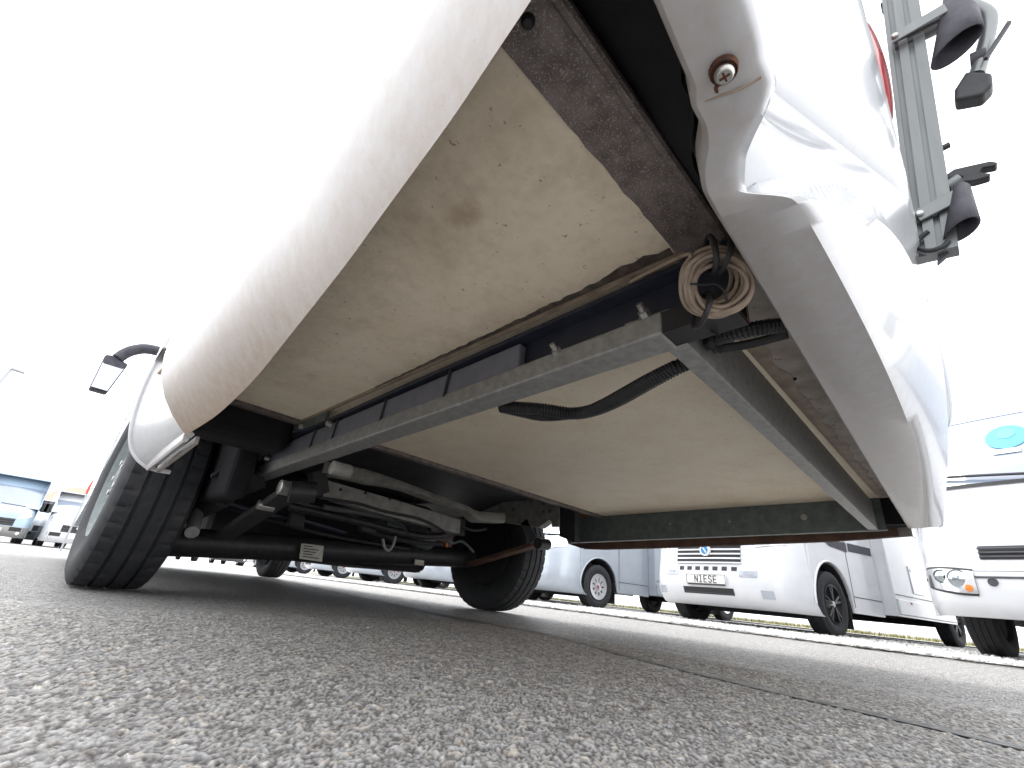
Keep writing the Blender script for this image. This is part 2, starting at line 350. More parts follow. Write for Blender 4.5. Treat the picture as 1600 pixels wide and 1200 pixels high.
# dry grass strip behind the bays
mat('dry_grass', (.30, .27, .09), (.20, .22, .06), rough=.8, scale=3)
mat('grass_soil', (.24, .21, .09), (.17, .17, .06), rough=.9, scale=4, bump=.5, bscale=40)
gs = sheet('grass_verge', [(12.2, -12, .03), (15.5, -12, .05), (15.5, 45, .05), (12.2, 45, .03)], 'grass_soil')
def grass(n):
    vs = []; fs = []
    for i in range(n):
        x, y = random.uniform(12.2, 15.4), random.uniform(-3, 24); a = random.uniform(0, 6.28); h = random.uniform(.03, .09); wv = Vector((math.cos(a), math.sin(a), 0)) * .006
        p = Vector((x, y, .03)); tp = p + Vector((random.uniform(-.03, .03), random.uniform(-.03, .03), h)); k = len(vs)
        vs += [p - wv, p + wv, tp]; fs.append((k, k + 1, k + 2))
    o = link('grass', vs, fs, 'dry_grass', gs); o['kind'] = 'stuff'
grass(14000)
# ================================================================== THE MOTORHOME SEEN FROM BELOW
WORLD.add('motorhome')
home = empty('motorhome', (1.22, 2.2, 0), 'white motorhome seen from beneath its rear corner, cream underfloor and muddy skirts', 'motorhome')
def mk(mb, name, m, parent=None, smooth=None, attr=None): return mb.make(name, m, parent or home, smooth, attr)

# ---- left flank: side wall with tucked-under skirt
bot = [(900, -110, .085), (830, 0, .094), (770, 90, .103), (710, 180, .112), (650, 263, .121), (590, 345, .131), (545, 407, .14), (500, 465, .15), (450, 528, .164), (400, 590, .178), (360, 630, .185), (330, 655, .19), (290, 680, .192)]
bot = [PX(a, c, x) for a, c, x in bot]
bot = spline(bot, 60)
def wall_x(y): return interp(y, [.05, .15, .5, 1.3], [.052, .058, .085, .092])
rows = []; dirt_tint = []
prof = [(1.0, 0., 1.0, .004, .03), (1.0, .0, 1., 0, 0), (.86, .012, .92, 0, 0), (.62, .035, .82, 0, 0), (.36, .068, .66, 0, 0), (.14, .11, .46, 0, 0), (.03, .16, .26, 0, 0), (0., .22, .08, 0, 0)]
for f, dz, dv, ix, iz in prof:
    rows.append([Vector((lerp(wall_x(p.y), p.x, f) + ix, p.y, p.z + dz + iz)) for p in bot]); dirt_tint += [dv * interp(p.y, [.1, .4, .8, 1.2], [.55, .62, .85, 1.0]) for p in bot]
for zz, xa in ((.8, .004), (1.2, .03), (1.8, .075), (2.4, .125), (2.8, .158)):
    rows.append([Vector((wall_x(p.y) + xa, p.y, zz)) for p in bot]); dirt_tint += [0] * len(bot)
sk = mk(MB().grid(rows), 'side_skirt', 'gelcoat', None, 60, dirt_tint)
# side wall ahead of the rear wheel, with the arch cut out
arch = [(2.15 + .46 * math.cos(t), .36 + .46 * math.sin(t)) for t in np.linspace(math.pi * .97, math.pi * .02, 22)]
pol = [(1.36, .62), (1.60, .42)] + [a for a in arch] + [(2.66, .33), (5.2, .30), (5.25, 1.1)]
def outer_x(y, z): return .093 + interp(z, [.3, .6, .8, 1.2, 1.8, 2.4, 2.7, 2.8], [.01, 0, .004, .03, .075, .125, .15, .158]) + .060 * max(0, y - 1.4) + .5 * max(0, y - 6.7)
rows = []
for y in np.linspace(1.232, 7.0, 60):
    lo = .60
    d = y - 2.15
    if abs(d) < .46: lo = .36 + math.sqrt(.46 ** 2 - d * d)
    elif y > 2.6: lo = .36 if y < 2.66 else .31
    if y < 1.7: lo = max(lo, .52)
    rows.append([Vector((outer_x(y, z), y, z)) for z in [lo, lo + .015, lerp(lo, 2.7, .2), lerp(lo, 2.7, .4), lerp(lo, 2.7, .6), lerp(lo, 2.7, .8), 2.7, 2.79]])
mk(MB().grid(rows), 'side_wall', 'gelcoat', None, 50, [0] * 480)
# rear part of the wheel arch: glossy panel and its lip
LIP = [(258, 545, 1.50), (250, 558, 1.52), (233, 588, 1.54), (215, 632, 1.56), (205, 672, 1.57), (206, 700, 1.58), (216, 718, 1.58), (232, 731, 1.58)]
lip = spline([PY(a, c, y) for a, c, y in LIP], 24)
inn = spline([PY(a, c, y) for a, c, y in [(264, 538, 1.33), (254, 548, 1.30), (248, 570, 1.27), (256, 612, 1.26), (268, 648, 1.25), (278, 665, 1.25), (286, 674, 1.25), (292, 681, 1.25)]], 24); inn = [p + Vector((.008, -.035, 0)) for p in inn]
mid = [(a + c) / 2 + Vector((.012, 0, .004)) for a, c in zip(lip, inn)]
ap = mk(MB().grid([lip, [(a * 2 + m) / 3 + Vector((.006, 0, 0)) for a, m in zip(lip, mid)], mid, inn]), 'arch_panel', 'gelcoat', None, 60, [0.05] * 96)
lp = lip + [PY(248, 735, 1.58), PY(266, 738, 1.58)]
MB().tube(linear(lp, 40), .006, 8).make('arch_lip', 'white_paint', ap, 60)
e0, e1 = PY(234, 727, 1.57), PY(292, 681, 1.25)
MB().beam(e0, e1, .012, .03, bev=.004).make('arch_edge_rail', 'gelcoat', ap, 40, [.3] * 16)
MB().beam(e0 + Vector((.022, 0, -.006)), e1 + Vector((.022, 0, -.004)), .008, .018).make('arch_edge_strip', 'gelcoat', ap, 40, [.55] * 8)

# ---- right flank and its unpainted inner face, roof, front
def rx(y): return interp(y, [.05, .15, .4, 1.2], [2.16, 2.24, 2.33, 2.40]) + .03 * max(0, y - 2.6)
rows = []; dirt_tint = []
for y in np.linspace(.16, 7, 50):
    zb = interp(y, [.1, 1.65, 1.8, 2.0, 2.3, 2.6, 2.75, 7], [.436, .385, .40, .7, .82, .7, .36, .34])
    rows.append([Vector((rx(y) - .02, y, zb)), Vector((rx(y), y, zb + .05)), Vector((rx(y), y, .9)), Vector((rx(y) - .14, y, 2.7)), Vector((rx(y) - .22, y, 2.8))]); dirt_tint += [.6, .3, 0, 0, 0]
mk(MB().grid(rows), 'side_skirt', 'gelcoat', None, 50, dirt_tint)
rows = []
for y in np.linspace(.2, 2.0, 20):
    zb = interp(y, [.1, 1.65, 1.8, 2.0], [.438, .387, .40, .7])
    rows.append([Vector((rx(y) - .026, y, zb + .002)), Vector((rx(y) - .02, y, zb + .05)), Vector((rx(y) - .02, y, .60))])
mk(MB().grid(rows), 'skirt_liner', 'raw_brown', None, 40)
mk(MB().prism([PX(898, 789, 2.27), PX(962, 801, 2.27), PX(962, 822, 2.27), PX(898, 822, 2.27)], (.02, 0, 0)), 'skirt_lit_patch', 'raw_orange_lit')  # orange-lit patches of the skirt's raw inner face, light put into the colour
mk(MB().prism([PX(563, 838, 2.3), PX(604, 842, 2.3), PX(600, 862, 2.3), PX(567, 860, 2.3)], (.02, 0, 0)), 'skirt_lit_patch', 'raw_orange_lit')
mk(MB().prism([PX(648, 836, 2.3), PX(697, 848, 2.3), PX(697, 868, 2.3), PX(650, 864, 2.3)], (.02, 0, 0)), 'skirt_lit_patch', 'raw_orange_lit')
mk(MB().prism([(.27, .06, 2.78), (2.20, .06, 2.78), (2.05, 6.9, 2.78), (.58, 6.9, 2.78)], (0, 0, .03)), 'roof', 'gelcoat', None, None, [0] * 8)
# cab front: bonnet, screen
fr = []
for z, yy, hw in ((.30, 7.15, .92), (.6, 7.22, .95), (.95, 7.15, .95), (1.15, 6.95, .93), (1.3, 6.6, .9), (2.1, 5.85, .86), (2.8, 5.4, .8)):
    fr.append([Vector((1.48 + hw * .88 * math.sin(a), yy - .35 * (1 - math.cos(a)), z)) for a in np.linspace(-1.5, 1.5, 17)])
mk(MB().grid(fr[:5]), 'bonnet', 'gelcoat', None, 60, [0] * 85)
mk(MB().grid(fr[4:]), 'windscreen', 'window_glass', None, 60)

# ---- rear wall and bumper
def corner(x): return interp(x, [.06, .10, .30, .47, .77], [.20, .135, .12, .102, 0]) + .13 * math.exp(-max(0, 2.24 - x) / .14)
def wall_y(x, z): return interp(z, [.74, .79, 1.2, 1.6, 2.2, 2.8], [-.044, -.050, -.072, -.092, -.08, .0]) + corner(x)
rows = []
zs = [.74, .752, .79, .9, 1.05, 1.2, 1.4, 1.6, 1.9, 2.2, 2.5, 2.8]
xs = np.concatenate([np.linspace(.075, .5, 22), np.linspace(.54, 1.9, 36), np.linspace(1.94, 2.245, 16)])
for z in zs: rows.append([Vector((x, wall_y(x, z) + (.006 if z == .74 else 0), z)) for x in xs])
rw = mk(MB().grid(rows), 'rear_wall', 'gelcoat', None, 35, [0.] * (len(zs) * len(xs)))
# bumper: flat underside C0-C1, dirty and tinted with painted warm bounce, outer swell to ridge C3
C0 = [(985, -110), (1032, 0), (1060, 68), (1087, 133), (1089, 165), (1104, 196), (1108, 227), (1102, 266), (1106, 300), (1135, 352), (1166, 400), (1239, 524), (1302, 629), (1362, 730), (1421, 826)]
C1 = [(1118, -110), (1162, 0), (1181, 60), (1186, 90), (1198, 128), (1183, 175), (1162, 217), (1151, 247), (1157, 298), (1245, 307), (1278, 352), (1355, 494), (1418, 632), (1454, 745), (1452, 824)]
C3 = [(1140, -110), (1180, 0), (1192, 55), (1197, 88), (1205, 132), (1190, 173), (1170, 217), (1160, 250), (1166, 303), (1255, 309), (1345, 328), (1403, 360), (1452, 470), (1490, 640), (1474, 822)]
z3 = [.49, .49, .49, .49, .482, .475, .475, .475, .475, .49, .56, .60, .62, .615, .50]
c0 = [PZ(a, c, .45) for a, c in C0]; c1 = [PZ(a, c, .456) for a, c in C1]; c3 = [PZ(a, c, z) for (a, c), z in zip(C3, z3)]
n = 141; R0, R1, R3 = [[lerp(p, q, .35) for p, q in zip(spline(c, n), [Vector([float(np.interp(k / (n - 1) * (len(c) - 1), range(len(c)), [w_[e] for w_ in c])) for e in range(3)]) for k in range(n)])] for c in (c0, c1, c3)]
def relax(row, a, b_, it):
    for _ in range(it): row = [p if not a < k < b_ else (row[k - 1] + p * 2 + row[k + 1]) / 4 for k, p in enumerate(row)]
    return row
R0, R1, R3 = relax(R0, int(n * .62), n - 1, 60), relax(R1, int(n * .67), n - 1, 50), relax(R3, int(n * .65), n - 1, 50)
up = [p + Vector((0, .006, .035)) for p in R0]
lipi = [p + Vector((0, .004, .004)) for p in R0]
q1 = [lerp(a, c, .55) + Vector((0, 0, -.001)) for a, c in zip(R0, R1)]
q2 = [lerp(a, c, .93) + Vector((0, 0, .0)) for a, c in zip(R0, R1)]
q3 = [lerp(a, c, .18) + Vector((0, -.002, 0)) for a, c in zip(R1, R3)]
q4 = [lerp(a, c, .6) + Vector((0, -.004, -.004)) for a, c in zip(R1, R3)]
q5 = [p + Vector((0, .012, .012)) for p in R3]
q6 = [p + Vector((0, .02, .02)) if k < n * .60 else Vector((p.x, max(p.y + .012, wall_y(p.x, .75) + .012), lerp(p.z + .02, .75, min(1, (k / n - .60) / .15)))) for k, p in enumerate(R3)]
rows = [up, lipi, R0, q1, q2, q3, q4, R3, q5, q6]
dv = [.8, .40, .34, .27, .24, .06, 0, 0, 0, 0]  # underside values hold real grime plus warm ground bounce painted in
bp = mk(MB().grid(rows), 'rear_bumper', 'gelcoat', None, 50, [d for d in dv for _ in range(n)])
ks = range(int(n * .285), int(n * .74)); lo3 = [R3[k] + Vector((0, .010, .008)) for k in ks]; m_ = len(lo3)
hi3 = [Vector((x, wall_y(x, .74) + .005, .741)) for x in np.linspace(.44, 1.12, m_)]
rec = []
for f in np.linspace(0, 1, 14): rec.append([lerp(a, c, f) + Vector((0, .012 * math.sin(math.pi * f) * math.sin(math.pi * k / (m_ - 1)), 0)) for k, (a, c) in enumerate(zip(lo3, hi3))])
for _ in range(60): rec = [r0_ if i_ in (0, 13) else [p if k in (0, m_ - 1) else (rec[i_ - 1][k] + rec[i_ + 1][k] + r0_[k - 1] + r0_[k + 1]) / 4 for k, p in enumerate(r0_)] for i_, r0_ in enumerate(rec)]
mk(MB().grid(rec), 'bumper_recess', 'gelcoat', None, 70, [0.0] * (14 * m_))
kc = range(0, ks[0] + 1); cl = [R3[k] + Vector((0, .010, .008)) for k in kc]; m_ = len(cl)
ch_ = [Vector((x, wall_y(x, .74) + .005, .741)) for x in np.linspace(.078, .44, m_)]
ex_ = [Vector((.072, .10, .455)), Vector((.072, .13, .741))]
mk(MB().grid([[ex_[0]] + cl] + [[lerp(ex_[0], ex_[1], f)] + [lerp(a, c, f) for a, c in zip(cl, ch_)] for f in (.35, .7, 1.)]), 'corner_cap', 'gelcoat', None, 70, [0.0] * (4 * (m_ + 1)))
# joint line between corner cap and bumper, rusty screw
sc = PZ(1130, 106, .452)
MB().lathe([(0, .0), (0, .0075), (-.0015, .0085), (-.001, .009), (.003, .0095)], sc - Vector((0, 0, .004)), 'z', 20).make('rust_ring', 'rust', bp, 40)
mb = MB().lathe([(0, 0.), (0, .005), (.0018, .0065), (.004, .0065)], sc - Vector((0, 0, .010)), 'z', 16); s_ = mb.make('screw', 'steel_bolt', bp, 40)
mb = MB(); cx = sc - Vector((0, 0, .0105))
mb.box(cx + Vector((-.0035, -.0006, 0)), cx + Vector((.0035, .0006, .001))).box(cx + Vector((-.0006, -.0035, -.0003)), cx + Vector((.0006, .0035, .0012))); mb.make('screw_slot', 'rust', bp)
mb = MB(); mb.tube(spline([PZ(a, c, .4515) for a, c in [(1126, 118), (1124, 128), (1119, 137), (1121, 145)]], 10), [.0028, .003, .0026, .0024, .002, .0018, .0016, .0014, .0012, .0008], 6); mb.make('rust_run', 'rust', bp)
MB().tube(spline([PZ(a, c, .4512) for a, c in [(1101, 158), (1125, 150), (1160, 138), (1190, 120)]], 12), .0010, 6).make('cap_joint', 'cable_beige', bp)
# tail lamp on the rear wall
def on_wall(uu, vv, off=0.):
    q = ray(uu, vv); t = 1.0
    lo, hi = .05, 6.
    f = lambda t: q[1] * t - wall_y(q[0] * t, min(2.8, q[2] * t + CH))
    best = min((abs(f(t)), t) for t in np.linspace(.0004, .006, 3000)); t = best[1]
    return Vector((q[0] * t, q[1] * t + off, q[2] * t + CH))
ctr = Vector((.93, 0, 1.22)); rows = []
for k, s in enumerate(np.linspace(0, 1, 9)):
    r_ = math.cos(s * math.pi / 2)
    rows.append([Vector((ctr.x + .055 * math.cos(a) * max(r_, .02), wall_y(ctr.x, ctr.z + .17 * math.sin(a) * r_) - .022 * math.sin(s * math.pi / 2) + .006, ctr.z + .17 * math.sin(a) * max(r_, .02))) for a in np.linspace(0, 2 * math.pi, 28, endpoint=False)])
mk(MB().grid(rows, True), 'tail_lamp', 'lens_red', None, 60)

# ---- underfloor
def quad_slab(ps, t): return MB().prism(ps, (0, 0, t))
fl = []
ym, n1, n2 = 0, 30, 30
rows = []; dirt_tint = []
xs_, ys_ = np.linspace(.112, 2.30, 190), np.linspace(.212, 1.43, 110); st1 = PF(727, 335); st2 = PF(1050, 590)
for y in ys_:
    rows.append([Vector((x, y, FZ(y))) for x in xs_])
    for x in xs_:
        n_ = noise.fractal(Vector((x * 7, y * 5, 0)), .9, 2.1, 5); n2 = noise.fractal(Vector((x * 26 + 5, y * 18, 2)), .9, 2.1, 4)
        d_ = max(0, .52 - (x - .112) * 2.2) * interp(y, [.2, .4, 1.5], [.6, 1, 1]) + .50 * math.exp(-((x - 2.3) / .22) ** 2)
        d_ += .32 * max(0, n_) * interp(x, [.1, .5, .6, 2], [1.5, 1, .45, .6]) + .25 * max(0, n2) * interp(x, [.1, .5, .7], [1.3, .8, .2])
        for s_ in (st1,):
            r_ = math.hypot(x - s_.x, (y - s_.y) * .8) / .018; d_ += .55 * math.exp(-r_ ** 4) + .1 * math.exp(-((r_ - 1) / .2) ** 2)
        d_ += .25 * math.exp(-((x - .497) / .03) ** 2) * (y < 1.0)
        dirt_tint.append(d_)
fp = thick(mk(MB().grid(rows), 'floor_panel', 'cream_panel', None, None, dirt_tint), .03, -1 if False else 1)
# dark underfloor ahead of the panels
mk(MB().prism([(.14, 1.44, .60), (2.36, 1.44, .60), (2.42, 6.6, .60), (.62, 6.6, .60), (.24, 2.7, .60)], (0, 0, .02)), 'front_underfloor', 'underfloor_grey')
mk(MB().beam((.12, 1.452, FZ(1.45) - .004), (2.3, 1.452, FZ(1.45) - .004), .03, .012), 'floor_edge_trim', 'speckled_plate')
mk(MB().beam((.12, 1.50, .565), (2.3, 1.50, .565), .05, .05), 'floor_bearer', 'underfloor_grey')
# rear strip of the floor
sa, sb = .155, .211
MS = []
for x in np.linspace(.09, .545, 30): MS.append([Vector((x, sb + .003 * noise.noise(Vector((x * 60, 0, 0))), FZ(sb) - .004)), Vector((x, sa, FZ(sa) - .006))])
thick(mk(MB().grid(MS), 'rear_floor_strip', 'speckled_plate'), .012, 1)
mk(MB().beam((.09, .149, FZ(.15) - .004), (.56, .149, FZ(.15) - .004), .012, .014, bev=.003), 'strip_flange', 'speckled_plate')
mk(MB().box((.60, .142, FZ(.2) - .004), (2.16, .222, FZ(.2) + .01)), 'rear_floor_strip', 'weathered_strip')
pg = PF(825, 33, -.006)
mk(MB().lathe([(-.004, 0), (-.004, .0038), (-.002, .006), (.002, .0066)], pg, 'z', 18), 'rubber_plug', 'black_plastic', None, 40)
for a, c in ((1240, 593), (1303, 683), (1345, 741)):
    p = PF(a, c, -.006); mk(MB().lathe([(0, 0), (0, .006), (.003, .0065)], p, 'z', 12), 'drill_hole', 'black_cavity')
# torn sealing tape along the pale strip
edge = []
for i, x in enumerate(np.linspace(.66, 2.1, 60)): edge.append([Vector((x, .226, FZ(.2) - .006)), Vector((x, .205 + .010 * noise.noise(Vector((x * 14, 2, 0))), FZ(.2) - .0075 - .004 * abs(noise.noise(Vector((x * 23, 5, 0)))))), Vector((x, .198 + .016 * noise.noise(Vector((x * 14, 2, 0))), FZ(.2) - .005))])
mk(MB().grid(edge), 'sealing_tape', 'cable_beige', None, 40)
# black sheets painted as the shade in the hollow between floor and bumper
mk(MB().grid([[p + Vector((0, -.004, .045)) for p in R0], [Vector((p.x, .165, .60)) for p in R0]]), 'hollow_shade_top', 'black_cavity')
mk(MB().grid([[Vector((x, .13 + .02, FZ(.15) + .004)) for x in (.09, 1.2, 2.2)], [Vector((x, .14, .75)) for x in (.09, 1.2, 2.2)]]), 'hollow_shade_wall', 'black_cavity')
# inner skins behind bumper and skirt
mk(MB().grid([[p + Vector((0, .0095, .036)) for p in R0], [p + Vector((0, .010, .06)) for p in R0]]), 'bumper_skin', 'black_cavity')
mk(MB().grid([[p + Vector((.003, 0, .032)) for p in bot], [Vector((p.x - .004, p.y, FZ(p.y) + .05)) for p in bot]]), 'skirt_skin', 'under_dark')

# ---- chassis: left rail
def zr(y): return .45 - .0396 * (y - .24)
X0, X1 = .503, .555
def railbox(y0, y1, xa, xb, za, zb): # za, zb above the rail's sloping underside
    v = []
    for y in (y0, y1): v += [(xa, y, zr(y) + za), (xb, y, zr(y) + za), (xb, y, zr(y) + zb), (xa, y, zr(y) + zb)]
    return MB().add(v, [(3, 2, 1, 0), (4, 5, 6, 7), (0, 1, 5, 4), (1, 2, 6, 5), (2, 3, 7, 6), (3, 0, 4, 7)])
rail = bevel(mk(railbox(.243, 1.86, X0, X1, -.001, .036), 'chassis_rail', 'galvanised'), .004)
mk(railbox(.15, 1.72, .527, .533, .030, .125), 'inner_beam', 'navy_steel')
mk(railbox(.15, 1.72, .50, .531, .092, .100), 'inner_flange', 'navy_steel')
cv = mk(railbox(.515, 1.70, .507, .5265, .037, .086), 'cable_cover', 'grey_cover')
bevel(cv, .004)
# floor trim and smeared sealant along the rail
mk(MB().beam((.497, .20, FZ(.2) - .004), (.497, 1.43, FZ(1.43) - .004), .006, .008), 'floor_trim', 'cable_beige')
ed = []
for y in np.linspace(.215, 1.0, 90):
    wv = (.012 + .016 * max(0, noise.noise(Vector((y * 9, 1, 0)))) + .006 * noise.noise(Vector((y * 50, 2, 0)))) * interp(y, [.2, .3, .7, 1.0], [1.3, 1.1, .6, .15])
    ed.append([Vector((.495, y, FZ(y) - .0015)), Vector((.495 - wv * .5, y, FZ(y) - .003 - .003 * abs(noise.noise(Vector((y * 70, 0, 3)))))), Vector((.495 - wv, y, FZ(y) - .0005))])
mk(MB().grid(ed), 'sealant_smear', 'sealant', None, 60)
# studs with nuts on flat tabs
for (a, c) in ((1005, 497), (868, 555)):
    base = PX(a + 6, c + 6, .512)
    tb = bevel(mk(MB().box(base + Vector((-.004, -.035, -.006)), base + Vector((.018, .035, .008))), 'bolt_tab', 'galvanised'), .003)
    d = Vector((-.8, .0, .45)).normalized()
    q = base + Vector((0, 0, .006))
    mb = MB().tube([q, q + d * .006, q + d * .0061, q + d * .013], [.010, .010, .0088, .0088], 6); mb.make('nut', 'steel_bolt', tb, 20)
    pts = [q + d * (.010 + .00065 * k) for k in range(24)]
    MB().tube(pts, [.0045 if k % 2 else .0050 for k in range(24)], 10).make('stud', 'steel_bolt', tb, 30)
# cable ties round the cover
for a, c in ((700, 603), (598, 650), (522, 680), (487, 695)):
    p = PX(a, c, .5055); y = p.y
    zt = zr(y) + .088; zb_ = zr(y) + .028
    pts = [Vector((.520, y - .004, zt + .006)), Vector((.505, y - .002, zt + .004)), Vector((.5045, y, zt - .012)), Vector((.5045, y + .003, (zt + zb_) / 2)), Vector((.5045, y + .006, zb_ + .002))]
    mk(MB().tube(spline(pts, 14), .0036 if a > 650 else .0028, 6), 'cable_tie', 'black_plastic')
# black square tube continuing the rail to the bumper, open rusty end
t0, t1 = Vector((.527, .262, .467)), Vector((.535, .150, .474))
tt = MB(); hw, hh = .022, .017
sec = [(-hw, -hh), (hw, -hh), (hw, hh), (-hw, hh)]; ins = [(a * .82, c * .78) for a, c in sec]
v = [Vector((e.x + a, e.y, e.z + c)) for e in (t0, t1) for a, c in sec] + [Vector((e.x + a, e.y, e.z + c)) for e in (t1, t0) for a, c in ins]
tt.add(v, [(i, (i + 1) % 4, 4 + (i + 1) % 4, 4 + i) for i in range(4)] + [(4 + i, 4 + (i + 1) % 4, 8 + (i + 1) % 4, 8 + i) for i in range(4)] + [(8 + i, 8 + (i + 1) % 4, 12 + (i + 1) % 4, 12 + i) for i in range(4)] + [(12, 13, 14, 15)])
bt = mk(tt, 'rail_extension', 'black_plastic')
v = [Vector((t1.x + a * 1.01, t1.y - .0015, t1.z + c * 1.01)) for a, c in sec] + [Vector((t1.x + a, t1.y - .0015, t1.z + c)) for a, c in ins]
MB().add(v, [(i, (i + 1) % 4, 4 + (i + 1) % 4, 4 + i) for i in range(4)]).make('rusty_rim', 'rust', bt)
# ---- rear cross member (angle section) and right beam
bevel(mk(MB().add([(.549, .228, .45), (.549, .258, .45), (.549, .258, .454), (.549, .232, .454), (.549, .232, .556), (.549, .228, .556),
                   (2.172, .250, .45), (2.172, .280, .45), (2.172, .280, .454), (2.172, .254, .454), (2.172, .254, .556), (2.172, .250, .556)],
                  [(0, 1, 2, 3, 4, 5), (11, 10, 9, 8, 7, 6)] + [(i, (i + 1) % 6, 6 + (i + 1) % 6, 6 + i) for i in range(6)]), 'cross_member', 'galvanised'), .0015)
def xb(y): return 2.172
def rbeam(y0, y1, xa, zoff=0.):
    zb = lambda y: interp(y, [.26, 1.65], [.45, .399]); zt = lambda y: FZ(y) + .001
    mb = MB(); v = []
    for y in (y0, y1): v += [(xa, y, zb(y)), (xa + .03, y, zb(y)), (xa + .03, y, zb(y) + .006), (xa + .005, y, zb(y) + .006), (xa + .005, y, zt(y)), (xa, y, zt(y))]
    return mb.add(v, [(0, 1, 2, 3, 4, 5), (11, 10, 9, 8, 7, 6)] + [(i, (i + 1) % 6, 6 + (i + 1) % 6, 6 + i) for i in range(6)])
rb = mk(rbeam(.225, 1.294, 2.172), 'side_beam', 'galvanised_dark')
mk(rbeam(1.297, 1.66, 2.174), 'side_beam', 'galvanised_dark')
for (a, c, rr) in ((1256, 808, .012), (1140, 815, .005), (1047, 818, .004)):
    p = PX(a, c, 2.168); MB().lathe([(-.004, 0), (-.004, rr * .5), (-.002, rr * .55), (-.002, rr), (.004, rr)], p, 'x', 14).make('bolt_head', 'galvanised', rb, 30)
mk(MB().beam(PX(1374, 803, 2.2), PX(1392, 803, 2.2), .008, .012), 'spacer_pin', 'chassis_primer')
mk(MB().box((2.18, .15, .47), (2.25, .24, .60)), 'corner_block', 'black_cavity')
# end plate and chassis rail stub on the right, shackle
mk(MB().prism([PX(x, y, 1.96) for x, y in ((750, 800), (790, 783), (862, 779), (874, 782), (874, 824), (858, 812), (842, 824), (760, 812))], (.05, 0, 0)), 'chassis_rail', 'chassis_primer')
ep = mk(MB().prism([PX(x, y, 1.94) for x, y in ((845, 781), (872, 778), (873, 823), (862, 823), (862, 808), (847, 806))], (.012, 0, 0)), 'end_plate', 'chassis_primer')
for a, c in ((851, 787), (860, 785), (851, 800), (860, 799)):
    MB().lathe([(-.008, 0), (-.008, .012), (.002, .013)], PX(a, c, 1.938), 'x', 6).make('bolt_head', 'galvanised_dark', ep)
MB().lathe([(-.004, 0), (-.004, .014), (.002, .015)], PX(802, 796, 1.955), 'x', 12).make('bolt_head', 'galvanised_dark', ep)
mk(MB().prism([PX(x, y, 1.965) for x, y in ((872, 777), (898, 784), (898, 847), (874, 838))], (.04, 0, 0)), 'joint_plate', 'black_plastic')
mk(MB().beam(PX(820, 815, 1.97), PX(834, 846, 1.97), .02, .05), 'spring_shackle', 'galvanised_dark')
mk(MB().tube([PX(840, 849, 1.90), PX(855, 851, 1.99)], .028, 14), 'spring_eye', 'black_plastic', None, 40)
# ---- pressed cross members ahead of the panels
def lat(pts, y): return [PY(a, c, y) for a, c in pts]
top = spline(lat([(507, 722), (545, 728), (585, 738), (640, 757), (690, 776), (728, 790), (750, 800), (790, 803)], 1.66), 50)
ht = [.045 if (k < 14) else .045 - .02 * math.sin(min(1, (k - 14) / 8) * math.pi / 2) if k < 36 else .025 + .02 * min(1, (k - 36) / 6) for k in range(50)]
rows = [[p + Vector((0, .05, .004)) for p in top], [p + Vector((0, .008, .004)) for p in top], [p + Vector((0, 0, -.006)) for p in top], [p + Vector((0, -.004, -h * .8)) for p, h in zip(top, ht)], [p + Vector((0, .01, -h)) for p, h in zip(top, ht)], [p + Vector((0, .06, -h)) for p, h in zip(top, ht)]]
cb = mk(MB().grid(rows), 'cross_beam', 'chassis_primer', None, 40)
rows = []
bt_, bb_ = lat([(503, 748), (600, 776), (720, 812)], 1.82), lat([(505, 776), (600, 804), (718, 834)], 1.82)
rows = [[p + Vector((0, .06, 0)) for p in linear(bt_, 20)], linear(bt_, 20), linear(bb_, 20), [p + Vector((0, .06, 0)) for p in linear(bb_, 20)]]
c2_ = mk(MB().grid(rows), 'cross_beam', 'chassis_primer', None, 30)
for a, c in ((532, 765), (571, 770), (609, 779), (644, 787), (760, 806)):
    MB().lathe([(-.003, 0), (-.003, .006), (.0, .006)], PY(a, c, 1.818), 'y', 10).make('drill_hole', 'black_cavity', c2_)
# bracket, rubber buffer and pivots near the left rail end
mk(MB().prism(lat([(488, 738), (510, 733), (515, 768), (497, 776)], 1.66), (0, .05, 0)), 'rail_bracket', 'under_dark')
for a, c, rr in ((447, 763, .022), (530, 733, .018), (425, 722, .018), (413, 790, .015)):
    p = PX(a, c, .53); mk(MB().tube([p + Vector((-.022, 0, 0)), p + Vector((-.020, 0, 0)), p + Vector((.03, 0, 0))], [rr * .6, rr, rr], 14), 'pivot_bush', 'steel_bolt' if c > 740 else 'chassis_primer', None, 40)
mk(MB().tube([PX(452, 768, .53), PX(492, 770, .60)], .032, 12), 'spring_eye', 'black_plastic', None, 40)
mk(MB().beam(PX(450, 772, .55), PX(352, 836, .55), .06, .022), 'leaf_spring', 'under_dark')
mk(MB().beam(PX(838, 851, 2.0), PX(735, 882, 2.02), .06, .020), 'leaf_spring', 'raw_brown')
mk(MB().tube([PX(400, 750, .50), PX(352, 774, .475), PX(350, 775, .474), PX(300, 800, .45)], [.030, .030, .040, .040], 14), 'damper', 'under_dark', None, 40)
mk(MB().tube([PX(300, 832, .42), PX(312, 780, .45)], .022, 10), 'damper_rod', 'galvanised', None, 40)
mk(MB().tube([PX(296, 815, .42), PX(299, 790, .42)], .013, 8), 'brake_hose_clip', 'cable_beige', None, 40)
for pts, x in (([(302, 768), (318, 758), (326, 752)], .42), ([(312, 740), (318, 735), (318, 745)], .42)):
    mk(MB().tube([PX(a, c, x) for a, c in pts], .012, 8), 'brake_pipe', 'cable_beige', None, 40)
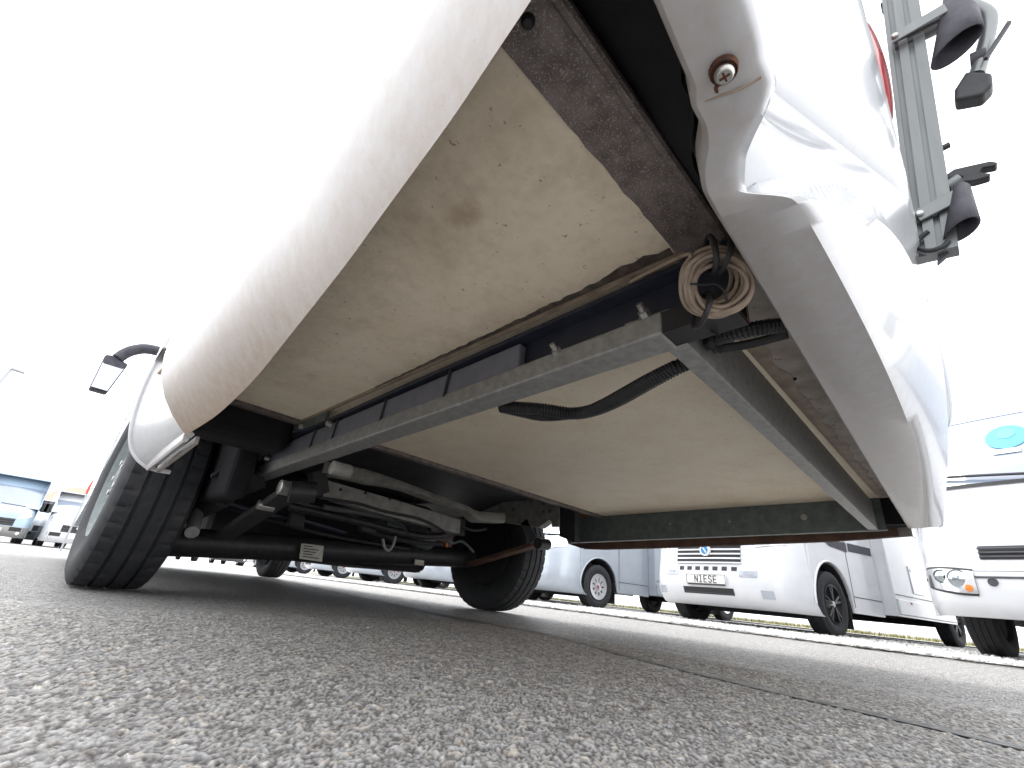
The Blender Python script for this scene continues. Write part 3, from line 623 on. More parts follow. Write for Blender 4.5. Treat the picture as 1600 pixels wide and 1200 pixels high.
# rear axle tube, printed labels
a0, a1 = PY(250, 845, 2.30), PY(735, 872, 2.34)
ax = mk(MB().tube([a0, lerp(a0, a1, .5), a1], .056, 16), 'rear_axle', 'black_plastic', None, 40)
lb = [PY(a, c, 2.225) for a, c in ((471, 849), (506, 853), (503, 878), (468, 873))]
lo_ = MB().prism(lb, (0, .004, 0)).make('data_label', 'label_paper', ax)
mb = MB()
for k in range(5):
    f = .14 + .17 * k
    p, q = lerp(lerp(lb[0], lb[3], f), lerp(lb[1], lb[2], f), .12), lerp(lerp(lb[0], lb[3], f), lerp(lb[1], lb[2], f), .5 + .4 * ((k * 37 % 10) / 10))
    mb.beam(p + Vector((0, -.002, 0)), q + Vector((0, -.002, 0)), .002, .004)
mb.make('label_print', 'ink_black', ax)
MB().prism([PY(a, c, 2.25) for a, c in ((649, 874), (663, 876), (662, 884), (648, 882))], (0, .004, 0)).make('data_label', 'label_paper', ax)
# pipes, cables, added dark boxes
for pts, y, rr, m in (([(450, 790), (560, 815), (660, 838), (715, 832)], 1.95, .016, 'black_plastic'), ([(500, 778), (560, 787), (605, 800), (660, 812), (700, 834)], 1.80, .006, 'black_plastic'),
                      ([(505, 792), (590, 806), (620, 815)], 1.9, .012, 'underfloor_grey'), ([(560, 826), (640, 846), (690, 850)], 2.05, .012, 'under_dark'), ([(604, 800), (622, 815), (640, 836)], 1.85, .005, 'black_plastic'),
                      ([(430, 778), (520, 800), (600, 822)], 2.0, .01, 'chassis_primer')):
    mk(MB().tube(spline(lat(pts, y), 24), rr, 8), 'pipe', m, None, 50)
for pts, y, rr, m_n in (([(330, 775), (400, 800), (470, 812), (540, 832)], 2.12, .011, 'navy_steel'), ([(345, 790), (430, 815), (520, 838), (640, 858)], 2.18, .008, 'under_dark'),
                        ([(520, 752), (560, 775), (620, 782), (700, 812)], 1.86, .007, 'black_plastic'), ([(640, 800), (665, 815), (700, 812), (735, 828), (760, 826)], 1.84, .007, 'under_dark'),
                        ([(330, 745), (352, 735), (372, 742), (388, 730)], 1.75, .008, 'under_dark'), ([(318, 800), (335, 780), (352, 770)], 2.0, .012, 'galvanised_dark'), ([(690, 832), (705, 848), (722, 846), (740, 862)], 2.1, .008, 'galvanised_dark')):
    mk(MB().tube(spline(lat(pts, y), 24), rr, 8), 'pipe', m_n, None, 50)
for pg_, y in (([(560, 808), (590, 815), (588, 834), (566, 830)], 1.95), ([(640, 822), (668, 830), (664, 846), (644, 842)], 2.0), ([(455, 795), (478, 800), (476, 826), (452, 820)], 2.05), ([(700, 806), (728, 812), (726, 838), (708, 834)], 1.9), ([(388, 742), (412, 734), (416, 762), (394, 770)], 1.8)):
    bevel(mk(MB().prism(lat(pg_, y), (0, .03, 0)), 'hanger_bracket', 'under_dark'), .004)
mk(MB().tube(spline(lat([(598, 842), (601, 855), (607, 860), (614, 852), (618, 838)], 1.98), 20), .007, 8), 'exhaust_hanger', 'chassis_primer', None, 50)
mk(MB().tube(spline(lat([(596, 820), (640, 832), (672, 846)], 2.1), 16), [.05] * 4 + [.055] * 8 + [.05] * 4, 14), 'silencer', 'galvanised_dark', None, 50)
bevel(mk(MB().box((.62, 2.55, .17), (1.9, 3.6, .58)), 'shade_box_rear', 'under_dark'), .05)  # added dark box, hung low to deepen the shade on the ground
bevel(mk(MB().box((.5, 3.8, .20), (2.0, 6.4, .58)), 'shade_box_front', 'under_dark'), .05)  # added dark box, fills the shaded bulk further forward
# wheel-house liner on the left, dark board above it
bevel(mk(MB().box((.205, 1.47, .44), (.50, 1.62, .60)), 'wheel_house', 'black_cavity'), .03, 3)
bevel(mk(MB().box((.40, 1.62, .30), (.47, 2.7, .60)), 'wheel_house', 'black_cavity'), .02, 3)
mk(MB().box((.26, 2.55, .25), (.5, 2.62, .62)), 'wheel_house', 'black_cavity')
mk(MB().beam(PX(405, 690, .50), PX(512, 650, .50), .01, .03), 'rail_clamp', 'galvanised_dark')
for a, c in ((472, 667), (515, 663), (418, 716)):
    p = PX(a, c, .495); mk(MB().lathe([(-.01, 0), (-.01, .007), (.004, .009)], p, 'x', 6), 'bolt_head', 'steel_bolt')

# ---- wheels
def tyre_mesh(R=.36, W=.225, seg=260):
    hs = [(-.078, .205), (-.088, .222), (-.103, .25), (-.1115, .285), (-.108, .318), (-.099, .340), (-.091, .3500)]
    tr = []
    for g0, g1 in ((-.091, -.051), (-.040, -.0055), (.0055, .040), (.051, .091)):
        for t in np.linspace(0, 1, 5): tr.append((lerp(g0, g1, t), 1))
        if g1 < .09: tr += [(g1 + .0012, 0), (g1 + .0098, 0)]
    prof = hs + [(h, (.3565 - .0055 * (abs(h) / .091) ** 2.2) - (0 if top else .008)) for h, top in tr] + [(-h, r_) for h, r_ in reversed(hs)]
    k0 = len(hs); kt = len(tr); m = len(prof); V = []
    for i in range(seg):
        a = 2 * math.pi * i / seg
        for k, (h, r_) in enumerate(prof):
            rr = r_
            j = k - k0
            hh = h
            if 0 <= j < kt and abs(h) > .060 and i % 6 == 0: rr -= .006
            if (k == k0 - 1 or k == k0 + kt) and i % 6 == 0: rr -= .005
            if 0 <= j < kt and abs(h) < .04 and i % 6 == 3 and abs(abs(h) - .036) < .006: rr -= .004
            V.append((hh, rr * math.cos(a), rr * math.sin(a)))
    F = [(i * m + k, i * m + k + 1, ((i + 1) % seg) * m + k + 1, ((i + 1) % seg) * m + k) for i in range(seg) for k in range(m - 1)]
    zc = .353; V = [(h, y, max(z, -zc + .0005)) for h, y, z in V]
    return V, F, zc
TV, TF, ZC = tyre_mesh()
def wheel(c, parent, side, rimm='galvanised_dark', cap=True):
    """side -1: outer face towards -x"""
    c = Vector(c)
    prof = [(s * side if False else s, r_) for s, r_ in ()]
    o_ = side
    prof = [(-.095 * o_, .0), (-.092 * o_, .03), (-.085 * o_, .075), (-.07 * o_, .11), (-.075 * o_, .16), (-.09 * o_, .185), (-.098 * o_, .203), (-.088 * o_, .210), (.088 * o_, .210), (.088 * o_, .198), (.05 * o_, .19), (.045 * o_, .08), (.09 * o_, .07), (.09 * o_, 0)]
    prof = [(-h, r_) for h, r_ in prof]
    w_ = MB().lathe(prof, c, 'x', 40).make('wheel', rimm, parent, 35)
    link('tyre', [Vector(p) + c for p in TV], TF, 'tyre_rubber', w_, 38)
    MB().lathe([(-.02, 0), (-.02, .10), (.02, .14), (.05, .14), (.05, 0)], c + Vector((-.06 * side if False else .0, 0, 0)), 'x', 24).make('brake_drum', 'black_cavity', w_, 40)
    MB().lathe([(-side * .101, 0), (-side * .100, .206), (-side * .09, .213)], c, 'x', 32).make('backing_plate', 'black_cavity', w_, 40)
    for k in range(5):
        a = 2 * math.pi * k / 5
        p = c + Vector((side * .082, .055 * math.cos(a), .055 * math.sin(a)))
        MB().lathe([(0, .011), (side * .012, .010), (side * .013, 0)], p, 'x', 6).make('wheel_nut', 'steel_bolt', w_)
    return w_
wheel((.277, 2.15, ZC), home, -1)
wheel((2.235, 2.30, ZC), home, 1)
wheel((.66, 6.2, ZC), home, -1)
wheel((2.36, 6.35, ZC), home, 1)

# ---- door mirror
mc = [PY(a, c, 6.7) for a, c in ((138, 608), (165, 553), (179, 555), (201, 569), (166, 616))]
mir = mk(MB().prism([p + Vector((0, 0, 0)) for p in mc], (0, .09, 0)), 'mirror', 'grey_rubber'); bevel(mir, .02, 3)
cn = sum(mc, Vector()) / 5
MB().prism([cn + (p - cn) * .90 + Vector((0, -.012 + .16 * (p.z - cn.z), 0)) for p in mc], (0, .004, 0)).make('mirror_glass', 'mirror_glass', mir)
MB().tube(spline([PY(a, c, 6.72) for a, c in ((184, 560), (196, 552), (210, 547), (228, 545), (250, 549))], 20), [.062] * 20, 12).make('mirror_arm', 'grey_rubber', mir, 60)

# ---- corrugated conduit
def corrug(pts, r0, n=160):
    L_ = linear(spline(pts, 80), n); return MB().tube(L_, [r0 * (1.0 if k % 3 else .82) for k in range(n)], 10)
hz = [(782, 636, .455), (812, 637, .45), (850, 640, .445), (895, 646, .44), (930, 640, .44), (968, 624, .445), (1010, 600, .452), (1050, 578, .462), (1075, 566, .475)]
mk(corrug([PZ(a, c, z) for a, c, z in hz], .0125, 220), 'corrugated_conduit', 'black_plastic', None, 20)
hz = [(784, 639, .453), (815, 646, .447), (850, 652, .44), (900, 647, .439), (940, 631, .441), (975, 612, .447), (1015, 590, .455), (1055, 570, .466)]
mk(corrug([PZ(a, c, z) for a, c, z in hz], .0085, 220), 'corrugated_conduit', 'black_plastic', None, 20)
hz = [(1090, 548, .49), (1118, 530, .478), (1150, 520, .472), (1190, 512, .475), (1232, 508, .485)]
mk(corrug([PZ(a, c, z) for a, c, z in hz], .011, 90), 'corrugated_conduit', 'black_plastic', None, 20)
p = PZ(1118, 534, .475)
mk(MB().lathe([(-.003, .009), (-.003, .019), (.004, .019), (.004, .009)], p, 'y', 18), 'conduit_grommet', 'black_plastic', None, 30)
mk(MB().tube(spline([PZ(a, c, .475) for a, c in ((1120, 545), (1170, 538), (1230, 522))], 12), .007, 8), 'cable', 'black_plastic', None, 40)

# ================================================================== CABLE COIL hung beside the rail
WORLD.add('cable_coil')
cc = PZ(1113, 443, .470)
coil = empty('cable_coil', cc - Vector((0, 0, .04)), 'coil of dirty beige cable bundled with black ties above the rail end', 'cable')
nrm = (Vector((0, 0, CH)) - cc).normalized() + Vector((.25, -.1, 0)); nrm.normalize()
rgt = Vector((MW[0][0], MW[1][0], MW[2][0])); e1_ = (rgt - nrm * rgt.dot(nrm)).normalized(); e2_ = nrm.cross(e1_)
kk = (cc - Vector((0, 0, CH))).length / 716 * .83          # about one photo pixel at the coil, in metres
for k in range(24):
    ph = random.uniform(0, 6.28); pts = []
    rr_ = lerp(36, 57, (k * 7 % 24) / 23); dp = lerp(-24, 20, (k * 5 % 24) / 23) * kk
    ox, oy = random.uniform(-4, 4) + (57 - rr_) * .2, random.uniform(-4, 4)
    for j in range(56):
        t = 2 * math.pi * j / 56
        lean = 1 + .10 * math.cos(t - .6)
        pts.append(cc + e1_ * kk * (ox + rr_ * lean * .98 * math.cos(t)) + e2_ * kk * (oy + rr_ * math.sin(t) + 2.5 * math.sin(2 * t + ph)) + nrm * (dp * (1 + .5 * math.cos(t)) + 5 * kk * math.sin(3 * t + ph)))
    MB().tube(pts, .0027, 8, closed=True).make('cable_turn', 'cable_beige', coil, 60)
MB().tube(spline([cc + e1_ * kk * 50 + e2_ * kk * 40, PZ(1178, 420, .485), PZ(1172, 445, .488), PZ(1166, 472, .49)], 20), .0030, 8).make('cable_end', 'cable_beige', coil, 60)
MB().tube(spline([cc + e1_ * kk * -40 + e2_ * kk * 40, PZ(1075, 397, .50), PZ(1040, 412, .53), PZ(985, 440, .55)], 20), .0026, 8).make('cable_end', 'cable_beige', coil, 60)
for t in (1.35, 1.75, 4.45):
    c0_ = cc + (e1_ * math.cos(t) + e2_ * math.sin(t)) * kk * 47
    rad = (e1_ * math.cos(t) + e2_ * math.sin(t)).normalized()
    pts = [c0_ + rad * (.021 * math.cos(s)) + nrm * (.026 * math.sin(s)) for s in np.linspace(0, 2 * math.pi, 20, endpoint=False)]
    MB().tube(pts, .0034, 6, closed=True).make('tie_wrap', 'black_plastic', coil, 60)
MB().tube(spline([cc + e1_ * kk * a + e2_ * kk * c + nrm * .022 for a, c in ((-42, 2), (-20, 1), (0, 2), (14, -12), (18, -24))], 12), .0016, 6).make('tie_wrap', 'black_plastic', coil, 60)
MB().tube(spline([PZ(1085, 470, .478), PZ(1095, 485, .47), PZ(1108, 515, .455), PZ(1122, 522, .452)], 12), .0018, 6).make('tie_wrap', 'black_plastic', coil, 60)

# ================================================================== BIKE CARRIER on the rear wall
WORLD.add('bike_carrier')
bx_ = .95
bc = empty('bike_carrier', PX(1468, 402, bx_), 'aluminium bicycle carrier upright with black plastic bracket covers on the rear wall', 'bike carrier')
b0, b1 = PX(1462, 398, bx_), PX(1398, -60, bx_)
d = (b1 - b0).normalized(); b1 = b0 + d * 1.15
sx, sy = Vector((1, 0, 0)), Vector((0, 1, 0))
sy = (sy - d * sy.dot(d)).normalized()
sec = [(-.035, -.02), (-.035, .02), (-.02, .02), (-.02, .010), (-.008, .010), (-.008, .02), (.008, .02), (.008, -.006), (.022, -.006), (.022, .02), (.035, .02), (.035, -.02)]
def ext(sec, p, q, rx_=sx, ry_=sy):
    n = len(sec); v = [e + rx_ * a + ry_ * c for e in (p, q) for a, c in sec]
    return MB().add(v, [tuple(range(n)), tuple(range(2 * n - 1, n - 1, -1))] + [(i, (i + 1) % n, n + (i + 1) % n, n + i) for i in range(n)])
secr = [(c * 1.0, a * .62) for a, c in sec]        # broad side turned sideways, open grooves to the left
secr = [(-.012, -.03), (-.012, -.012), (-.006, -.012), (-.006, -.003), (-.014, -.003), (-.014, .012), (-.004, .012), (-.004, .022), (-.012, .022), (-.012, .03), (.02, .03), (.02, -.03)]
ext(secr, b0, b1).make('upright_rail', 'aluminium', bc)
def arm(p, q, nm='mounting_arm'):
    o = MB().beam(p, q, .004, .028, bev=.0015).make(nm, 'aluminium', bc)
    MB().lathe([(-.004, 0), (-.004, .004), (-.002, .006), (.002, .006)], lerp(p, q, .08) + Vector((-.004, 0, 0)), 'x', 10).make('rivet', 'steel_bolt', o, 30); return o
def cover(px_top, px_bot, x, name='bracket_cover'):
    """open-ended tapered shell: ring of pixels at the top and at the open mouth"""
    T = [PX(a, c, x) for a, c in px_top]; B = [PX(a, c, x) for a, c in px_bot]
    n = 20; rows = []
    def ring(l, r_, dep): # ellipse through two silhouette points
        c = (l + r_) / 2; h = (r_ - l) / 2
        return [c + h * math.cos(t) + Vector((dep * math.sin(t), 0, 0)) for t in np.linspace(0, 2 * math.pi, n, endpoint=False)]
    R_ = [ring(T[0], T[1], .018), ring(lerp(T[0], B[0], .5), lerp(T[1], B[1], .5), .024), ring(B[0], B[1], .028)]
    o = MB().grid(R_, True).add(R_[0], [tuple(range(n))]).make(name, 'grey_rubber', bc, 50); thick(o, .003); return o
arm(PX(1392, 62, bx_ - .03), PX(1478, 12, bx_ - .03)); arm(PX(1432, 338, bx_ - .02), PX(1500, 303, bx_ - .02))
MB().tube([PX(1398, 72, bx_), PX(1475, 35, bx_)], .017, 14).make('cross_tube', 'aluminium', bc, 50)
MB().tube([PX(1430, 348, bx_), PX(1496, 318, bx_)], .012, 14).make('cross_tube', 'aluminium', bc, 50)
cover([(1476, -8), (1530, 15)], [(1455, 105), (1536, 42)], bx_ - .01)
cover([(1490, 296), (1516, 294)], [(1475, 375), (1531, 344)], bx_ - .01)
st = MB().tube(spline([PX(a, c, bx_ + .02) for a, c in ((1500, 5), (1522, 10), (1543, 22), (1546, 40), (1538, 75), (1526, 118))], 24), .0125, 12).make('stay_tube', 'aluminium', bc, 60)
ft = [PX(a, c, bx_ + .02) for a, c in ((1510, 120), (1550, 122), (1552, 140), (1535, 158), (1492, 166), (1492, 148))]
bevel(MB().prism([p - Vector((.016, 0, 0)) for p in ft], (.032, 0, 0)).make('rubber_foot', 'black_plastic', st), .006, 3)
MB().tube([PX(1516, 98, bx_ + .02), PX(1541, 88, bx_ + .02)], .0165, 12).make('strap_ring', 'grey_rubber', st, 60)
MB().beam(PX(1540, 92, bx_), PX(1577, 35, bx_), .008, .006).make('strap_tail', 'grey_rubber', st)
lv = [PX(a, c, bx_) for a, c in ((1476, 274), (1490, 264), (1520, 257), (1548, 251), (1559, 253), (1556, 258), (1535, 262), (1530, 270), (1548, 270), (1546, 275), (1522, 282), (1502, 284), (1504, 276), (1498, 274), (1476, 280))]
bevel(MB().prism(lv, (.018, 0, 0)).make('clamp_lever', 'black_plastic', bc), .002)
MB().tube([PX(1480, 292, bx_), PX(1500, 280, bx_)], .011, 10).make('clamp_screw', 'aluminium', bc, 50)
MB().beam(PX(1472, 232, bx_), PX(1484, 226, bx_), .01, .006).make('bolt_tip', 'black_plastic', bc)
MB().tube(spline([PX(a, c, bx_ - .015) for a, c in ((1450, 362), (1436, 374), (1434, 386), (1450, 392), (1472, 386), (1482, 376))], 20), .0042, 8).make('rubber_strap', 'black_plastic', bc, 60)
MB().prism([PX(a, c, bx_) for a, c in ((1466, 396), (1484, 380), (1482, 396), (1464, 412))], (.01, 0, 0)).make('end_cap', 'grey_rubber', bc)
bevel(MB().prism([PX(a, c, bx_) for a, c in ((1374, 4), (1398, -6), (1402, 14), (1384, 18))], (.03, 0, 0)).make('tube_clamp', 'black_plastic', bc), .004)
# ================================================================== OTHER VEHICLES (local axes: x forward, y left, z up; origin under the front axle)
def bg_tyre(R, W, seg=64):
    w2 = W / 2
    prof = [(-w2 * .72, R * .58), (-w2 * .94, R * .68), (-w2, R * .80), (-w2 * .95, R * .91), (-w2 * .82, R * .975)]
    for g0, g1 in ((-.80, -.42), (-.36, -.03), (.03, .36), (.42, .80)):
        prof += [(w2 * g0, R), (w2 * g1, R)] + ([(w2 * (g1 + .01), R - .007), (w2 * (g1 + .05), R - .007)] if g1 < .8 else [])
    prof += [(w2 * .82, R * .975), (w2 * .95, R * .91), (w2, R * .80), (w2 * .94, R * .68), (w2 * .72, R * .58)]
    return prof
def bg_wheel(parent, pos, side, style, R=.35, W=.215):
    c = Vector((pos[0], pos[1], R - .004)); s = side
    dark = style == 'black'
    w_ = MB().lathe([(-s * .07, .04), (-s * .07, R * .56), (-s * .10, R * .60), (s * .098, R * .60), (s * .10, R * .575), (s * .06, R * .56), (s * .02, R * .5), (s * .01, 0)], c, 'y', 40).make('wheel', 'rim_black' if dark else 'under_dark', parent, 40)
    ty = MB().lathe(bg_tyre(R, W), c, 'y', 64)
    ty.v = [Vector((p.x, p.y, max(p.z, .0015))) for p in ty.v]; ty.make('tyre', 'tyre_rubber', w_, 40)
    if dark:
        for k in range(5):
            a = 2 * math.pi * k / 5 + .3
            for da in (-.16, .16):
                p = c + Vector((.035 * math.cos(a), s * .085, .035 * math.sin(a))); q = c + Vector((R * .56 * math.cos(a + da), s * .080, R * .56 * math.sin(a + da)))
                MB().beam(p, q, .026, .03, up=(0, 1, 0), bev=.006).make('spoke', 'rim_black', w_)
        MB().lathe([(s * .10, 0), (s * .10, .028), (s * .08, .04), (s * .03, .045)], c, 'y', 20).make('hub_cap', 'rim_silver', w_, 40)
    else:
        MB().lathe([(s * .085, 0), (s * .085, .05), (s * .075, .075), (s * .085, .085)], c, 'y', 28).make('hub_cap', 'rim_silver', w_, 40)
        MB().lathe([(s * .088, 0), (s * .088, .024), (s * .084, .026)], c, 'y', 16).make('hub_emblem', 'lens_red', w_)
        MB().lathe([(s * .088, R * .40), (s * .098, R * .53), (s * .102, R * .585), (s * .09, R * .60)], c, 'y', 40).make('trim_ring', 'rim_silver', w_, 40)
        for k in range(9):
            a0 = 2 * math.pi * k / 9; pts = []
            for rr, da in ((.08, -.24), (R * .42, -.26), (R * .42, .26), (.08, .24)): pts.append(c + Vector((rr * math.cos(a0 + da), s * .082, rr * math.sin(a0 + da))))
            MB().prism(pts, (0, s * .008, 0)).make('trim_spoke', 'rim_silver', w_)
    return w_
def fx(y, z):
    a = min(1., abs(y) / .99)
    return interp(z, [.22, .28, .40, .55, .68, .95, 1.10], [.86, .93, .97, .965, .94, .90, .80]) - .10 * a ** 2 - .43 * a ** 9
def panel_on_front(y0, y1, z0, z1, off, n=8):
    rows = []
    for z in np.linspace(z0, z1, 5): rows.append([Vector((fx(y, z) + off, y, z)) for y in np.linspace(y0, y1, n)])
    return MB().grid(rows)
def strip_letters(txt, parent, x, yc, zc, h, m, xdir):
    """simple plate lettering: one mesh per letter; y runs right to left when seen from the front"""
    G = {'N': [((0, 0), (0, 1)), ((0, 1), (1, 0)), ((1, 0), (1, 1))], 'I': [((.5, 0), (.5, 1)), ((.15, 0), (.85, 0)), ((.15, 1), (.5, 1))],
         'E': [((0, 0), (0, 1)), ((0, 1), (1, 1)), ((0, .5), (.85, .5)), ((0, 0), (1, 0))],
         'S': [((1, .82), (.8, 1)), ((.8, 1), (.2, 1)), ((.2, 1), (0, .8)), ((0, .8), (.1, .58)), ((.1, .58), (.9, .42)), ((.9, .42), (1, .2)), ((1, .2), (.8, 0)), ((.8, 0), (.2, 0)), ((.2, 0), (0, .18))]}
    wl, gap = h * .52, h * .36; tot = len(txt) * wl + (len(txt) - 1) * gap
    for i, ch in enumerate(txt):
        mb = MB(); o0 = -tot / 2 + i * (wl + gap)
        for (a, c), (e, f) in G[ch]:
            p, q = Vector((x, yc + o0 + a * wl, zc - h / 2 + c * h)), Vector((x, yc + o0 + e * wl, zc - h / 2 + f * h))
            d_ = (q - p).normalized() * .004; mb.beam(p - d_, q + d_, .009, .004, up=(1, 0, 0))
        mb.make('plate_letter', m, parent)
def camper(name, loc, rz, label, paint, wheels, niese):
    t = empty(name, loc, label, 'motorhome', 'motorhomes parked on the gravel', rz)
    ya = np.concatenate([np.linspace(-.99, -.8, 9), np.linspace(-.75, .75, 15), np.linspace(.8, .99, 9)])
    rows = []
    for z in (.20, .22, .25, .30, .40, .48, .55, .62, .68, .80, .95, 1.03, 1.10):
        rows.append([Vector((fx(y, z) - (.06 if z == .20 else 0), y, z)) for y in ya])
    fb = MB().grid(rows).make('front_bumper', paint, t, 45)
    # bonnet and windscreen
    rows = []
    for z, xo, hw in ((1.10, .0, .99), (1.18, -.10, .97), (1.30, -.55, .93)):
        rows.append([Vector((fx(y, 1.1) + xo, y * hw / .99, z + .05 * (1 - (y / .99) ** 2))) for y in ya])
    MB().grid(rows).make('bonnet', paint, t, 45)
    ws = []
    for z, xo, hw in ((1.33, .28, .90), (1.7, -.02, .86), (2.05, -.30, .80)):
        ws.append([Vector((xo - .16 * (y / .99) ** 2, y * hw / .99, z)) for y in ya])
    MB().grid(ws).make('windscreen', 'window_glass', t, 45)
    # overcab and living box
    hb = MB().add([(-.25, -1.0, 2.05), (-.25, 1.0, 2.05), (-1.35, 1.14, 2.05), (-1.35, -1.14, 2.05), (-.9, -1.0, 2.75), (-.9, 1.0, 2.75), (-1.5, 1.14, 2.8), (-1.5, -1.14, 2.8)],
                  [(0, 1, 2, 3), (7, 6, 5, 4), (0, 4, 5, 1), (1, 5, 6, 2), (3, 7, 4, 0)]).make('overcab', paint, t)
    for s in (-1, 1):
        # cab flank: fender and door with the arch cut away
        ar = [(.45 * math.cos(a), .35 + .45 * math.sin(a)) for a in np.linspace(.10, math.pi - .12, 18)]
        pol = [(.46, .26)] + [(ar[0][0], .36)] + ar + [(-.47, .28), (-1.36, .28), (-1.36, 1.25), (-.35, 1.25), (.05, 1.12), (.46, 1.08)]
        fl_ = MB().prism([(x, s * .975, z) for x, z in pol], (0, s * .02, 0)).make('cab_flank', paint, t)
        MB().tube([Vector((.462 * math.cos(a), s * .998, .35 + .462 * math.sin(a))) for a in np.linspace(-.05, math.pi + .05, 24)], .014, 8).make('arch_flare', paint, fl_, 60)
        MB().tube([Vector((.47 * math.cos(a) * .96, s * .80, .35 + .47 * math.sin(a) * .96)) for a in np.linspace(0, math.pi, 16)], .02, 6).make('arch_liner', 'black_trim', fl_)
        wl_ = [[Vector((.44 * math.cos(a), s * yy, .35 + .44 * math.sin(a))) for a in np.linspace(-.1, math.pi + .1, 16)] for yy in (.97, .62)]
        MB().grid(wl_).make('wheel_house', 'black_cavity', t, 60)
        MB().box((-.52, s * .997, .34), (-.515, s * 1.0, 1.2)).make('door_gap', 'black_trim', fl_)
        MB().box((-1.34, s * .997, .46), (-.53, s * 1.001, .468)).make('door_crease', 'black_trim', fl_)
        MB().add([(-.45, s * .97, 1.25), (-1.30, s * .97, 1.25), (-1.30, s * .85, 2.02), (-.75, s * .85, 2.02)], [(0, 1, 2, 3)]).make('door_window', 'window_glass', t)
        # living box flank with a lower skirt
        ar = [(-4.0 + .44 * math.cos(a), .35 + .44 * math.sin(a)) for a in np.linspace(.10, math.pi - .10, 16)]
        pol = [(-1.36, .31), (ar[0][0], .31)] + ar + [(ar[-1][0], .31), (-5.3, .36), (-5.3, 2.8), (-1.36, 2.8)]
        bf = MB().prism([(x, s * 1.12, z) for x, z in pol], (0, s * .02, 0)).make('box_flank', paint, t)
        bevel(MB().box((-3.50, s * 1.141, .33) if s > 0 else (-3.50, -1.165, .33), (-1.40, 1.165, .52) if s > 0 else (-1.40, -1.141, .52)).make('box_skirt', paint, t), .012, 3)
        MB().box((-1.40, s * .98, .31), (-1.37, s * 1.145, 2.0)).make('step_panel', paint, t)
        MB().box((-3.52, s * 1.142, .565), (-1.40, s * 1.148, .573)).make('box_seam', 'black_trim', bf)
        # service hatch, marker lamp, windows
        hp = bevel(MB().box((-2.45, s * 1.14, .62), (-2.05, s * 1.152, .98)).make('service_hatch', paint, bf), .03, 3)
        MB().lathe([(s * 1.158, 0), (s * 1.158, .022), (s * 1.14, .024)], Vector((-2.12, 0, .93)), 'y', 14).make('hatch_lock', paint, bf, 40)
        MB().box((-1.86, s * 1.163, .47), (-1.80, s * 1.172, .50)).make('marker_lamp', 'lens_red', bf)
        MB().box((-3.6, s * 1.141, 1.45), (-2.4, s * 1.15, 1.95)).make('side_window', 'window_glass', t)
        # headlamp
        hy = [s * v for v in (.60, .66, .74, .82, .88)]
        rows = [[Vector((fx(y, z) + .008, y, z + .05 * k / 4)) for k, y in enumerate(hy)] for z in (.86, .93, 1.0, 1.07)]
        MB().grid(rows).make('headlamp', 'reflector', t, 50)
        # fog-lamp pockets
        panel_on_front(s * .64, s * .76, .315, .40, .004, 5).make('fog_lamp', 'silver_paint', fb, 40)
        panel_on_front(s * .42, s * .62, .53, .60, .004).make('air_slot', 'silver_paint', fb)
        for k in range(4): MB().beam((fx(s * .5, .54) + .008, s * .46, .54 + .015 * k), (fx(s * .58, .54) + .008, s * .58, .54 + .015 * k), .004, .004).make('slot_bar', paint, fb)
        MB().box((-.44, s * .86 - .11, .10), (-.425, s * .86 + .11, .48)).make('mud_flap', 'black_trim', t)
        bg_wheel(t, (0, s * .885), s, wheels); bg_wheel(t, (-4.0, s * .93), s, wheels)
        MB().tube([(-.42, s * .98, 1.35), (-.36, s * 1.2, 1.42)], .025, 8).make('mirror_arm', 'black_trim', t)
        bevel(MB().box((-.42, s * 1.22 - .1, 1.28), (-.32, s * 1.22 + .1, 1.72)).make('mirror', 'black_trim', t), .03)
    MB().box((-5.3, -1.12, 2.78), (-1.45, 1.12, 2.82)).make('roof', paint, t)
    MB().box((-5.32, -1.13, .36), (-5.29, 1.13, 2.8)).make('rear_wall', paint, t)
    MB().box((-5.2, -.88, .34), (.40, .88, .42)).make('underbody', 'under_dark', t)
    MB().box((-.12, -.86, .16), (.02, .86, .26)).make('front_axle', 'under_dark', t)
    MB().tube([(-4.0, -.86, .30), (-4.0, .86, .30)], .05, 10).make('rear_axle', 'under_dark', t)
    # grille
    gr = panel_on_front(-.44, .44, .68, .95, .004, 12).make('grille', 'black_trim', t, 50)
    for k in range(6):
        z = .685 + .052 * k
        MB().tube([Vector((fx(y, z) + .016, y, z)) for y in np.linspace(-.445, .445, 13)], .011, 6).make('grille_slat', 'slat_chrome' if niese else paint, gr, 50)
    for k in range(7):
        y = -.36 + .12 * k; panel_on_front(y - .033, y + .033, .595, .640, .004, 3).make('vent_hole', 'black_trim', fb)
    panel_on_front(-.34, .34, .325, .40, .004, 10).make('lower_intake', 'black_trim', fb)
    for k in range(3): MB().tube([Vector((fx(y, .34) + .008, y, .34 + .022 * k)) for y in np.linspace(-.33, .33, 8)], .003, 5).make('intake_bar', 'underfloor_grey', fb)
    if niese:
        x = fx(.1, .49) + .02
        pl = bevel(MB().box((x - .012, -.27, .435), (x, .27, .55)).make('number_plate', 'plate_white', t), .006)
        strip_letters('NIESE', pl, x + .002, 0, .493, .072, 'ink_black', 1)
        for a, c in (((-.262, .441), (.262, .441)), ((-.262, .544), (.262, .544)), ((-.262, .441), (-.262, .544)), ((.262, .441), (.262, .544))):
            MB().beam((x + .002, a[0], a[1]), (x + .002, c[0], c[1]), .004, .004, up=(1, 0, 0)).make('plate_border', 'ink_black', pl)
        MB().box((x - .01, -.25, .424), (x + .004, .25, .434)).make('plate_holder', 'black_trim', pl)
